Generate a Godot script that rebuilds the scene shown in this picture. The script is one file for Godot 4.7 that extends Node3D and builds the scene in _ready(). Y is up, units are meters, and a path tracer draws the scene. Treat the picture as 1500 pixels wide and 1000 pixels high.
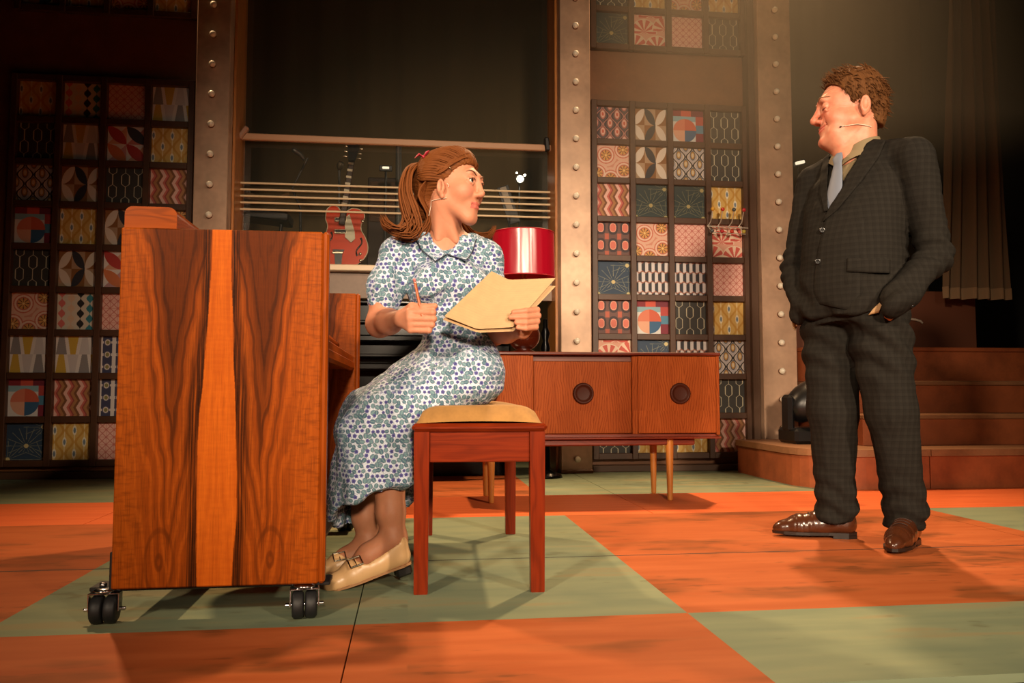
extends Node3D

# A stage set: a woman on a piano bench beside an electric organ, a man in a suit, a sideboard and a
# backdrop of wallpaper-sample panels between bulb-studded posts.

var mats := {}
var skin_noise := FastNoiseLite.new()
var fold_noise := FastNoiseLite.new()
var taken := {}

# ---------------------------------------------------------------- mesh buffer
class MB:
	var v := PackedVector3Array()
	var n := PackedVector3Array()
	var t := PackedVector2Array()
	var c := PackedColorArray()
	var i := PackedInt32Array()

	func tri(a: Vector3, b: Vector3, d: Vector3, nn: Vector3, ua := Vector2.ZERO, ub := Vector2.ZERO, ud := Vector2.ZERO) -> void:
		var k := v.size()
		if (b - a).cross(d - a).dot(nn) > 0.0:
			var s := b; b = d; d = s
			var us := ub; ub = ud; ud = us
		v.append(a); v.append(b); v.append(d)
		n.append(nn); n.append(nn); n.append(nn)
		t.append(ua); t.append(ub); t.append(ud)
		i.append(k); i.append(k + 1); i.append(k + 2)

	func quad(a: Vector3, b: Vector3, d: Vector3, e: Vector3, nn: Vector3, flip_uv := false) -> void:
		# planar UVs in metres from the dominant axis of the normal
		var q := [a, b, d, e]
		var uv := []
		for p in q:
			uv.append(MB.plane_uv(p, nn))
		tri(a, b, d, nn, uv[0], uv[1], uv[2])
		tri(a, d, e, nn, uv[0], uv[2], uv[3])

	static func plane_uv(p: Vector3, nn: Vector3) -> Vector2:
		var m := nn.abs()
		if m.z >= m.x and m.z >= m.y:
			return Vector2(p.x, -p.y)
		if m.x >= m.y:
			return Vector2(p.z, -p.y)
		return Vector2(p.x, p.z)

	# bevelled box
	func box(ce: Vector3, size: Vector3, bev := 0.003, bs := Basis.IDENTITY) -> void:
		var hs := size * 0.5
		bev = minf(bev, minf(hs.x, minf(hs.y, hs.z)) * 0.9)
		var ax := [Vector3.RIGHT, Vector3.UP, Vector3.BACK]
		var inner := hs - Vector3.ONE * bev
		var pt := func(sx: float, sy: float, sz: float, k: int) -> Vector3:
			var p := Vector3(sx * inner.x, sy * inner.y, sz * inner.z)
			p[k] = [sx, sy, sz][k] * hs[k]
			return ce + bs * p
		for k in 3:
			var a1 := (k + 1) % 3
			var a2 := (k + 2) % 3
			for s in [-1.0, 1.0]:
				var cs := []
				for w in [[-1, -1], [1, -1], [1, 1], [-1, 1]]:
					var sg := [0.0, 0.0, 0.0]
					sg[k] = s; sg[a1] = w[0]; sg[a2] = w[1]
					cs.append(pt.call(sg[0], sg[1], sg[2], k))
				quad(cs[0], cs[1], cs[2], cs[3], bs * (ax[k] * s))
		if bev < 0.0005:
			return
		for k in 3:   # edges along axis k, between faces a1 and a2
			var a1 := (k + 1) % 3
			var a2 := (k + 2) % 3
			for s1 in [-1.0, 1.0]:
				for s2 in [-1.0, 1.0]:
					var e := []
					for sk in [-1.0, 1.0]:
						var sg := [0.0, 0.0, 0.0]
						sg[k] = sk; sg[a1] = s1; sg[a2] = s2
						e.append(pt.call(sg[0], sg[1], sg[2], a1)); e.append(pt.call(sg[0], sg[1], sg[2], a2))
					quad(e[0], e[1], e[3], e[2], (bs * (ax[a1] * s1 + ax[a2] * s2)).normalized())
		for sx in [-1.0, 1.0]:
			for sy in [-1.0, 1.0]:
				for sz in [-1.0, 1.0]:
					tri(pt.call(sx, sy, sz, 0), pt.call(sx, sy, sz, 1), pt.call(sx, sy, sz, 2), (bs * Vector3(sx, sy, sz)).normalized())

	# smooth grid of rows of points; normals follow the winding
	func grid(rows: Array, closed := false, us := 1.0, vs := 1.0, outside := Vector3.INF) -> void:
		var k := v.size()
		var nr := rows.size()
		var nc: int = rows[0].size()
		var span := nc if closed else nc - 1
		for r in nr:
			for q in (nc + 1 if closed else nc):
				v.append(rows[r][q % nc])
				n.append(Vector3.ZERO)
				t.append(Vector2(us * q / span, vs * r / maxf(1, nr - 1)))
		var w := nc + 1 if closed else nc
		for r in nr - 1:
			for q in span:
				var a := k + r * w + q
				for f in [[a, a + 1, a + w], [a + 1, a + w + 1, a + w]]:
					i.append(f[0]); i.append(f[1]); i.append(f[2])
					var fn := (v[f[2]] - v[f[0]]).cross(v[f[1]] - v[f[0]])
					for z in f:
						n[z] += fn
		if closed:
			for r in nr:
				var s := n[k + r * w] + n[k + r * w + nc]
				n[k + r * w] = s; n[k + r * w + nc] = s
		for z in range(k, v.size()):
			n[z] = n[z].normalized() if n[z].length_squared() > 1e-20 else Vector3.UP

	# tube through points with radii; squash flattens the section across the given axis
	func tube(pts: Array, rad: Array, sides := 8, squash := 1.0, side_axis := Vector3.ZERO, vs := 1.0) -> void:
		var rows := []
		var m := pts.size()
		var up := side_axis if side_axis != Vector3.ZERO else Vector3.UP
		var prev := Vector3.ZERO
		for k in m:
			var d: Vector3 = (pts[mini(k + 1, m - 1)] - pts[maxi(k - 1, 0)]).normalized()
			var u: Vector3
			if prev == Vector3.ZERO:
				if absf(d.dot(up.normalized())) > 0.95:
					up = Vector3.RIGHT if absf(d.x) < 0.9 else Vector3.BACK
				u = (up - d * up.dot(d)).normalized()
			else:
				u = (prev - d * prev.dot(d)).normalized()
			prev = u
			var w := d.cross(u)
			var row := []
			for q in sides:
				var a := TAU * q / sides
				row.append(pts[k] + (u * cos(a) * squash + w * sin(a)) * rad[k])
			rows.append(row)
		# caps
		var first := []
		var last := []
		for q in sides:
			first.append(pts[0]); last.append(pts[m - 1])
		rows.insert(0, first); rows.append(last)
		grid(rows, true, 1.0, vs)

	# lathe of (radius, height) pairs around an axis
	func lathe(prof: Array, seg := 24, at := Vector3.ZERO, bs := Basis.IDENTITY, us := 1.0, vs := 1.0) -> void:
		var rows := []
		for p in prof:
			var row := []
			for q in seg:
				var a := TAU * q / seg
				row.append(at + bs * Vector3(cos(a) * p[0], p[1], -sin(a) * p[0]))
			rows.append(row)
		grid(rows, true, us, vs)

	# polygon in the local XY plane, extruded from z = 0 back to z = -depth
	func prism(poly: PackedVector2Array, depth: float, xf := Transform3D.IDENTITY) -> void:
		var ix := Geometry2D.triangulate_polygon(poly)
		var zf := xf.basis.z.normalized()
		for k in range(0, ix.size(), 3):
			var q := []
			for w in 3:
				q.append(poly[ix[k + w]])
			tri(xf * Vector3(q[0].x, q[0].y, 0), xf * Vector3(q[1].x, q[1].y, 0), xf * Vector3(q[2].x, q[2].y, 0), zf, q[0] * Vector2(1, -1), q[1] * Vector2(1, -1), q[2] * Vector2(1, -1))
			tri(xf * Vector3(q[0].x, q[0].y, -depth), xf * Vector3(q[1].x, q[1].y, -depth), xf * Vector3(q[2].x, q[2].y, -depth), -zf, q[0], q[1], q[2])
		var area := 0.0
		for k in poly.size():
			var a := poly[k]
			var b := poly[(k + 1) % poly.size()]
			area += a.x * b.y - b.x * a.y
		for k in poly.size():
			var a := poly[k]
			var b := poly[(k + 1) % poly.size()]
			var e := (b - a).normalized()
			var o := Vector2(e.y, -e.x) * (1.0 if area > 0 else -1.0)
			var nn := (xf.basis * Vector3(o.x, o.y, 0)).normalized()
			var p := [xf * Vector3(a.x, a.y, 0), xf * Vector3(b.x, b.y, 0), xf * Vector3(b.x, b.y, -depth), xf * Vector3(a.x, a.y, -depth)]
			quad(p[0], p[1], p[2], p[3], nn)

	func mesh() -> ArrayMesh:
		var a := []
		a.resize(Mesh.ARRAY_MAX)
		a[Mesh.ARRAY_VERTEX] = v
		a[Mesh.ARRAY_NORMAL] = n
		a[Mesh.ARRAY_TEX_UV] = t
		if c.size() == v.size() and c.size() > 0:
			a[Mesh.ARRAY_COLOR] = c
		a[Mesh.ARRAY_INDEX] = i
		var m := ArrayMesh.new()
		m.add_surface_from_arrays(Mesh.PRIMITIVE_TRIANGLES, a)
		return m

# ---------------------------------------------------------------- distance volume, meshed as surface nets
class Vol:
	var o: Vector3
	var h: float
	var nx: int
	var ny: int
	var nz: int
	var f := PackedFloat32Array()

	func _init(lo: Vector3, hi: Vector3, cell: float) -> void:
		o = lo; h = cell
		nx = int(ceil((hi.x - lo.x) / h)) + 1
		ny = int(ceil((hi.y - lo.y) / h)) + 1
		nz = int(ceil((hi.z - lo.z) / h)) + 1
		f.resize(nx * ny * nz)
		f.fill(0.5)

	func span(lo: Vector3, hi: Vector3) -> Array:
		return [clampi(int((lo.x - o.x) / h), 0, nx - 1), clampi(int((hi.x - o.x) / h) + 1, 0, nx - 1),
			clampi(int((lo.y - o.y) / h), 0, ny - 1), clampi(int((hi.y - o.y) / h) + 1, 0, ny - 1),
			clampi(int((lo.z - o.z) / h), 0, nz - 1), clampi(int((hi.z - o.z) / h) + 1, 0, nz - 1)]

	func put(at: int, d: float, k: float, cut: bool) -> void:
		var e := f[at]
		if cut:
			d = -d
			var q := maxf(k - absf(d - e), 0.0)
			f[at] = maxf(d, e) + q * q * 0.25 / k
		else:
			var q := maxf(k - absf(d - e), 0.0)
			f[at] = minf(d, e) - q * q * 0.25 / k

	# tapered capsule; sq < 1 thins it along ax
	func cone(a: Vector3, b: Vector3, ra: float, rb: float, k := 0.01, sq := 1.0, ax := Vector3.ZERO, cut := false) -> void:
		var r := maxf(ra, rb) * maxf(1.0, sq) + k + 2.0 * h
		var s := span(a.min(b) - Vector3.ONE * r, a.max(b) + Vector3.ONE * r)
		var flat := sq != 1.0
		var g := 1.0 / sq - 1.0
		var ab := b - a
		if flat:
			ab += ax * (ab.dot(ax) * g)
		var il := 1.0 / maxf(ab.length_squared(), 1e-12)
		var dr := rb - ra
		var scale := minf(1.0, sq) * 0.5 + 0.5 if flat else 1.0
		for z in range(s[4], s[5] + 1):
			for y in range(s[2], s[3] + 1):
				var at: int = s[0] + nx * (y + ny * z)
				var p := Vector3(o.x + s[0] * h, o.y + y * h, o.z + z * h) - a
				for x in range(s[0], s[1] + 1):
					var w := p
					if flat:
						w += ax * (w.dot(ax) * g)
					var tt := clampf(w.dot(ab) * il, 0.0, 1.0)
					var d := ((w - ab * tt).length() - ra - dr * tt) * scale
					if d < k + 3.0 * h:
						put(at, d, k, cut)
					p.x += h
					at += 1

	func chain(pts: Array, rad: Array, k := 0.01) -> void:
		for q in pts.size() - 1:
			cone(pts[q], pts[q + 1], rad[q], rad[q + 1], k)

	func ball(ce: Vector3, r: float, k := 0.01, cut := false) -> void:
		cone(ce, ce + Vector3(0, 0.0001, 0), r, r, k, 1.0, Vector3.ZERO, cut)

	# ellipsoid with axes given by a basis
	func ell(ce: Vector3, rr: Vector3, bs := Basis.IDENTITY, k := 0.01, cut := false) -> void:
		var m := maxf(rr.x, maxf(rr.y, rr.z)) + k + 2.0 * h
		var s := span(ce - Vector3.ONE * m, ce + Vector3.ONE * m)
		var inv := bs.transposed()
		for z in range(s[4], s[5] + 1):
			for y in range(s[2], s[3] + 1):
				var at: int = s[0] + nx * (y + ny * z)
				var p := Vector3(o.x + s[0] * h, o.y + y * h, o.z + z * h) - ce
				for x in range(s[0], s[1] + 1):
					var w := (inv * p) / rr
					var k0 := w.length()
					var k1 := (w / rr).length()
					var d := k0 * (k0 - 1.0) / maxf(k1, 1e-6)
					if d < k + 3.0 * h:
						put(at, d, k, cut)
					p.x += h
					at += 1

	# stack of elliptical slices: rows of [height, half width, half depth, shift across, shift forward]
	func loft(base: Vector3, ax: Vector3, az: Vector3, tab: Array, k := 0.01, pw := 2.2, cut := false) -> void:
		var m := 0.0
		for r in tab:
			m = maxf(m, maxf(r[1] + absf(r[3]), r[2] + absf(r[4])))
		m += k + 2.0 * h
		var y0: float = tab[0][0]
		var y1: float = tab[tab.size() - 1][0]
		var s := span(base + Vector3(-m, y0 - k - 2 * h, -m), base + Vector3(m, y1 + k + 2 * h, m))
		for y in range(s[2], s[3] + 1):
			var yy: float = o.y + y * h - base.y
			var yc := clampf(yy, y0, y1)
			var q := 0
			while q < tab.size() - 2 and yc > tab[q + 1][0]:
				q += 1
			var ra: Array = tab[q]
			var rb: Array = tab[q + 1]
			var u: float = (yc - ra[0]) / (rb[0] - ra[0])
			var us := u * u * (3.0 - 2.0 * u) * 0.5 + u * 0.5
			var hw: float = lerpf(ra[1], rb[1], us)
			var hd: float = lerpf(ra[2], rb[2], us)
			var cs: float = lerpf(ra[3], rb[3], us)
			var cd: float = lerpf(ra[4], rb[4], us)
			var dy := absf(yy - yc)
			var mn := minf(hw, hd)
			for z in range(s[4], s[5] + 1):
				var at: int = s[0] + nx * (y + ny * z)
				for x in range(s[0], s[1] + 1):
					var px: float = o.x + x * h - base.x
					var pz: float = o.z + z * h - base.z
					var a: float = absf(px * ax.x + pz * ax.z - cs) / hw
					var b: float = absf(px * az.x + pz * az.z - cd) / hd
					var d: float = (pow(pow(a, pw) + pow(b, pw), 1.0 / pw) - 1.0) * mn
					if dy > 0.0:
						d = dy if d < 0.0 else sqrt(d * d + dy * dy)
					if d < k + 3.0 * h:
						put(at, d, k, cut)
					at += 1

	# cut away everything in front of a plane
	func slice(at_p: Vector3, nn: Vector3, lo: Vector3, hi: Vector3) -> void:
		var s := span(lo, hi)
		for z in range(s[4], s[5] + 1):
			for y in range(s[2], s[3] + 1):
				var at: int = s[0] + nx * (y + ny * z)
				for x in range(s[0], s[1] + 1):
					var d := (Vector3(o.x + x * h, o.y + y * h, o.z + z * h) - at_p).dot(nn)
					if d > f[at]:
						f[at] = d
					at += 1

	func val(p: Vector3) -> float:
		var q := (p - o) / h
		var x := clampi(int(q.x), 0, nx - 2)
		var y := clampi(int(q.y), 0, ny - 2)
		var z := clampi(int(q.z), 0, nz - 2)
		var u := clampf(q.x - x, 0, 1)
		var w := clampf(q.y - y, 0, 1)
		var r := clampf(q.z - z, 0, 1)
		var at := x + nx * (y + ny * z)
		var s := nx * ny
		var a := lerpf(lerpf(f[at], f[at + 1], u), lerpf(f[at + nx], f[at + nx + 1], u), w)
		var b := lerpf(lerpf(f[at + s], f[at + s + 1], u), lerpf(f[at + s + nx], f[at + s + nx + 1], u), w)
		return lerpf(a, b, r)

	# first point along a ray that lies 'lift' outside the surface
	func hit(from: Vector3, dir: Vector3, lift := 0.0, far := 0.8) -> Vector3:
		var d := 0.0
		while d < far:
			var e := val(from + dir * d) - lift
			if e < 0.0004:
				return from + dir * d
			d += clampf(e * 0.6, 0.0008, 0.02)
		return from + dir * far * 0.5

	func build(mb: MB, disp = null, col = null) -> void:
		var s2 := nx * ny
		var cell := PackedInt32Array()
		cell.resize(f.size())
		cell.fill(-1)
		var k0 := mb.v.size()
		var offs := [0, 1, nx, nx + 1, s2, s2 + 1, s2 + nx, s2 + nx + 1]
		var cor := [Vector3(0, 0, 0), Vector3(1, 0, 0), Vector3(0, 1, 0), Vector3(1, 1, 0), Vector3(0, 0, 1), Vector3(1, 0, 1), Vector3(0, 1, 1), Vector3(1, 1, 1)]
		var edges := [[0, 1], [2, 3], [4, 5], [6, 7], [0, 2], [1, 3], [4, 6], [5, 7], [0, 4], [1, 5], [2, 6], [3, 7]]
		var lim := 4.0 * h
		var list := PackedInt32Array()
		for z in nz - 1:
			for y in ny - 1:
				var at := nx * (y + ny * z)
				for x in nx - 1:
					var e := f[at]
					if e < lim and e > -lim:
						var q := 0
						if e < 0.0: q += 1
						if f[at + 1] < 0.0: q += 1
						if f[at + nx] < 0.0: q += 1
						if f[at + nx + 1] < 0.0: q += 1
						if f[at + s2] < 0.0: q += 1
						if f[at + s2 + 1] < 0.0: q += 1
						if f[at + s2 + nx] < 0.0: q += 1
						if f[at + s2 + nx + 1] < 0.0: q += 1
						if q > 0 and q < 8:
							var p := Vector3.ZERO
							var m := 0
							for ed in edges:
								var a := f[at + offs[ed[0]]]
								var b := f[at + offs[ed[1]]]
								if (a < 0.0) != (b < 0.0):
									p += cor[ed[0]].lerp(cor[ed[1]], a / (a - b))
									m += 1
							cell[at] = mb.v.size()
							list.append(at)
							var w := o + (Vector3(x, y, z) + p / m) * h
							mb.v.append(w)
							mb.n.append(Vector3.ZERO)
							mb.t.append(Vector2(w.x, -w.y))
					at += 1
		var st := [1, nx, s2]
		for at in list:
			for k in 3:
				var a := f[at]
				var b := f[at + st[k]]
				if (a < 0.0) == (b < 0.0):
					continue
				var u: int = st[(k + 1) % 3]
				var w: int = st[(k + 2) % 3]
				if at - u - w < 0:
					continue
				var q := [cell[at], cell[at - u], cell[at - u - w], cell[at - w]]
				if q[1] < 0 or q[2] < 0 or q[3] < 0:
					continue
				if a < 0.0:
					q = [q[0], q[3], q[2], q[1]]
				for tr in [[q[0], q[1], q[2]], [q[0], q[2], q[3]]]:
					mb.i.append(tr[0]); mb.i.append(tr[1]); mb.i.append(tr[2])
		renormal(mb, k0)
		if disp != null:
			for k in range(k0, mb.v.size()):
				mb.v[k] += mb.n[k] * disp.call(mb.v[k], mb.n[k])
			renormal(mb, k0)
		if col != null:
			for k in range(k0, mb.v.size()):
				mb.c.append(col.call(mb.v[k], mb.n[k]))

	func renormal(mb: MB, k0: int) -> void:
		for k in range(k0, mb.v.size()):
			mb.n[k] = Vector3.ZERO
		var q := 0
		while q < mb.i.size():
			var a := mb.i[q]
			if a >= k0:
				var b := mb.i[q + 1]
				var d := mb.i[q + 2]
				var fn := (mb.v[d] - mb.v[a]).cross(mb.v[b] - mb.v[a])
				mb.n[a] += fn; mb.n[b] += fn; mb.n[d] += fn
			q += 3
		for k in range(k0, mb.v.size()):
			mb.n[k] = mb.n[k].normalized()

# ---------------------------------------------------------------- nodes
func numbered(called: String) -> String:
	if not taken.has(called):
		taken[called] = 0
		return called
	taken[called] += 1
	return "%s_%03d" % [called, taken[called]]

func thing(called: String, label: String, category: String, at := Vector3.ZERO, group := "") -> Node3D:
	var o := Node3D.new()
	o.name = numbered(called)
	add_child(o)
	o.position = at
	o.set_meta("label", label)
	o.set_meta("category", category)
	if group:
		o.set_meta("group", group)
	return o

func struct(called: String) -> Node3D:
	var o := Node3D.new()
	o.name = called
	add_child(o)
	o.set_meta("kind", "structure")
	return o

# a part; vertices are given in the scene's axes unless own is set
func part(parent: Node3D, called: String, m, mat: Material, own := false) -> MeshInstance3D:
	var o := MeshInstance3D.new()
	o.name = called
	o.mesh = m.mesh() if m is MB else m
	o.material_override = mat
	parent.add_child(o, true)
	if not own and parent.get_parent() == self:
		o.position = -parent.position
	return o

func mat(key: String, col: Color, rough := 0.6, extra := {}) -> StandardMaterial3D:
	if mats.has(key):
		return mats[key]
	var m := StandardMaterial3D.new()
	m.resource_name = key
	m.albedo_color = col
	m.roughness = rough
	for k in extra:
		m.set(k, extra[k])
	mats[key] = m
	return m

func tri_mat(key: String, col: Color, rough: float, tx: Texture2D, scale: Vector3, extra := {}) -> StandardMaterial3D:
	var m := mat(key, col, rough, extra)
	m.albedo_texture = tx
	m.uv1_triplanar = true
	m.uv1_triplanar_sharpness = 6.0
	m.uv1_scale = scale
	return m

func tex(w: int, hh: int, fn: Callable) -> ImageTexture:
	var im := Image.create(w, hh, false, Image.FORMAT_RGB8)
	for y in hh:
		for x in w:
			im.set_pixel(x, y, fn.call((x + 0.5) / w, (y + 0.5) / hh))
	return ImageTexture.create_from_image(im)

func rgb(r: float, g: float, b: float) -> Color:
	return Color(r / 255.0, g / 255.0, b / 255.0)

func mixc(a: Color, b: Color, t: float) -> Color:
	return a.lerp(b, clampf(t, 0, 1))

func spot(called: String, at: Vector3, to: Vector3, energy: float, col: Color, angle: float, soft := 0.12, edge := 1.0) -> void:
	var s := SpotLight3D.new()
	s.name = called
	add_child(s)
	s.look_at_from_position(at, to, Vector3.UP if absf((to - at).normalized().y) < 0.99 else Vector3.RIGHT)
	s.light_energy = energy
	s.light_color = col
	s.spot_angle = angle
	s.spot_angle_attenuation = edge
	s.spot_range = 30.0
	s.spot_attenuation = 2.0
	s.light_size = soft
	s.shadow_enabled = true

func _ready() -> void:
	skin_noise.seed = 4
	skin_noise.frequency = 1.0
	fold_noise.seed = 9
	fold_noise.frequency = 1.0
	# ---- camera
	var cam := Camera3D.new()
	cam.name = "camera"
	add_child(cam)
	cam.position = Vector3(0, 0.55, 0)
	cam.rotation = Vector3(0.0619, -0.1257, 0)
	cam.fov = 45.685
	cam.near = 0.05
	cam.far = 60.0
	cam.current = true
	# ---- surroundings: a dark theatre
	var we := WorldEnvironment.new()
	we.name = "theatre_surroundings"
	var env := Environment.new()
	env.background_mode = Environment.BG_COLOR
	env.background_color = Color(0.0, 0.0, 0.0)
	env.tonemap_mode = Environment.TONE_MAPPER_LINEAR
	env.tonemap_exposure = 1.0
	env.sdfgi_enabled = true
	env.ssao_enabled = true
	env.ssil_enabled = true
	we.environment = env
	add_child(we)
	# ---- stage lanterns: front of house, high on both sides, and top light from behind the set
	var front := Color(1.0, 0.89, 0.76)
	var amber := Color(1.0, 0.82, 0.62)
	spot("front_lantern_light", Vector3(-3.2, 3.3, 3.4), Vector3(0.8, 0.8, -3.0), 50.0, front, 16.0, 0.25)
	spot("front_lantern_light_001", Vector3(0.3, 2.3, 5.0), Vector3(0.9, 1.05, -4.4), 74.0, front, 17.0, 0.25)
	spot("front_lantern_light_002", Vector3(3.7, 3.5, 3.4), Vector3(1.0, 0.7, -2.9), 42.0, front, 18.5, 0.25)
	spot("top_lantern_light", Vector3(2.6, 5.2, -5.6), Vector3(1.0, 0.0, -3.2), 46.0, amber, 34.0)
	spot("top_lantern_light_001", Vector3(-2.2, 5.2, -5.6), Vector3(0.6, 0.0, -3.0), 27.0, amber, 31.0)
	# ---- stage haze
	env.volumetric_fog_enabled = true
	env.volumetric_fog_density = 0.0
	var haze := FogVolume.new()
	haze.name = "stage_haze"
	haze.shape = RenderingServer.FOG_VOLUME_SHAPE_BOX
	haze.size = Vector3(4.4, 3.7, 4.6)
	haze.position = Vector3(3.4, 3.75, -5.8)
	var hm := FogMaterial.new()
	hm.density = 0.055
	hm.albedo = Color(0.95, 0.90, 0.80)
	haze.material = hm
	haze.set_meta("label", "thin warm haze hanging under the lights at the upper right")
	haze.set_meta("category", "haze")
	haze.set_meta("kind", "stuff")
	add_child(haze)

	make_textures()
	build_setting()
	build_panels()
	build_window_and_band()
	build_steps()
	build_organ()
	build_bench()
	build_sideboard()
	build_woman()
	build_man()

# ---------------------------------------------------------------- textures (matter only: grain, print, weave)
var tx := {}

func sn(nz: FastNoiseLite, u: float, v: float, fx: float, fy: float) -> float:
	# noise that repeats over the unit square
	var a := lerpf(nz.get_noise_2d((u + 1.0) * fx, (v + 1.0) * fy), nz.get_noise_2d(u * fx, (v + 1.0) * fy), u)
	var b := lerpf(nz.get_noise_2d((u + 1.0) * fx, v * fy), nz.get_noise_2d(u * fx, v * fy), u)
	return lerpf(a, b, v)

func new_noise(sd: int, oct := 3) -> FastNoiseLite:
	var nz := FastNoiseLite.new()
	nz.seed = sd
	nz.frequency = 1.0
	nz.noise_type = FastNoiseLite.TYPE_SIMPLEX_SMOOTH
	nz.fractal_octaves = oct
	return nz

func wood_tex(base: Color, dark: Color, light: Color, upright: bool, sd: int, rings := 9.0) -> ImageTexture:
	var nz := new_noise(sd)
	return tex(256, 256, func(a: float, b: float) -> Color:
		var u := a if upright else b
		var v := b if upright else a
		var wv := sn(nz, u, v, 2.0, 1.2)
		var r := sin((u * rings + wv * 3.2) * TAU)
		var fine := sn(nz, u, v, 70.0, 3.0)
		var col := mixc(base, dark, 0.35 * maxf(r, 0.0) * (0.6 + wv) + 0.5 * maxf(fine, 0.0))
		return mixc(col, light, 0.35 * maxf(-r, 0.0) * (0.6 - wv) + 0.35 * maxf(-fine, 0.0)))

# book-matched walnut veneer of the organ's end panel; u across, v down
func veneer(u: float, v: float, nz: FastNoiseLite) -> Color:
	var wob := nz.get_noise_2d(v * 2.1, 3.0) * 0.02
	var m := absf(u - 0.475 - wob * 0.4)
	var side := 1.0 if u > 0.475 else -1.0
	var half := 0.046 + 0.048 * smoothstep(0.0, 0.75, v) - 0.012 * smoothstep(0.75, 1.0, v) + nz.get_noise_2d(v * 2.5, 9.0 + side * 0.15) * 0.008
	var s := m - half
	var fine := nz.get_noise_2d(m * 210.0, v * 5.0)
	var flame := nz.get_noise_2d(m * 8.0 + 20.0, v * 70.0)
	var amber := rgb(200, 100, 26)
	var mid := rgb(138, 62, 14)
	var brown := rgb(84, 37, 10)
	var black := rgb(32, 14, 6)
	var col: Color
	if s < 0.0:
		col = mixc(amber, rgb(172, 80, 20), 0.5 + 0.6 * nz.get_noise_2d(m * 26.0, v * 3.0) + 0.25 * flame)
		col = mixc(col, rgb(116, 54, 14), 0.45 * maxf(fine, 0.0))
	else:
		# cathedral figure: nested V shapes opening upward
		var ax := 0.215 + 0.02 * nz.get_noise_2d(v * 3.0, 40.0)
		var q := absf(m - ax) / 0.20
		var c := q * 1.0 + (v - 0.56) * 1.15 + 0.10 * nz.get_noise_2d(m * 6.0, v * 2.2)
		var inside := smoothstep(0.20, -0.18, c)
		col = mixc(mid, brown, inside * 0.9)
		var ring := sin(c * 24.0 + 2.0 * nz.get_noise_2d(m * 9.0, v * 3.0))
		col = mixc(col, black, 0.42 * smoothstep(0.5, 1.0, ring) * smoothstep(0.75, 0.0, absf(c)))
		col = mixc(col, amber, 0.30 * smoothstep(0.3, 1.0, -ring) * (1.0 - inside))
		# the dark mineral streaks that edge the sapwood
		var lines := nz.get_noise_2d(m * 95.0 + 7.0, v * 1.6)
		var streak := smoothstep(0.0, 0.006, s) * smoothstep(0.085 + 0.035 * nz.get_noise_2d(v * 3.0, 17.0), 0.012, s)
		col = mixc(col, black, streak * clampf(0.62 + lines * 1.1, 0.0, 0.93))
		var outer := smoothstep(0.30, 0.42, m)
		col = mixc(col, rgb(164, 80, 20), outer * 0.6)
		col = mixc(col, rgb(108, 48, 12), (0.25 + 0.45 * outer) * maxf(flame, 0.0))
		col = mixc(col, black, 0.40 * maxf(fine, 0.0))
		# lower down the figure turns into rounded swirls
		var sw := Vector2((m - 0.26) * 2.0, (v - 0.93) * 1.5).length()
		col = mixc(col, brown, 0.5 * smoothstep(0.5, 1.0, sin(sw * 60.0)) * smoothstep(0.30, 0.05, sw))
	return col

# ---- wallpaper designs on the sample squares
func ogee(u: float, v: float, cols: float, rows: float) -> Vector3:
	# distance-like value inside staggered ogee cells (0 centre, 1 edge), and the place in the cell
	var x := u * cols
	var y := v * rows
	var best := Vector3(9, 0, 0)
	for q in 2:
		var cx := floorf(x + (0.0 if q == 0 else 0.5)) + (0.5 if q == 0 else 0.0)
		var cy := floorf(y + (0.0 if q == 0 else 0.5)) + (0.5 if q == 0 else 0.0)
		var dx := x - cx
		var dy := y - cy
		var w := 0.25 * (1.0 + cos(clampf(dy, -0.5, 0.5) * TAU)) + 0.001
		var e := absf(dx) / w if absf(dy) <= 0.5 else 9.0
		if e < best.x:
			best = Vector3(e, dx, dy)
	return best

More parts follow.
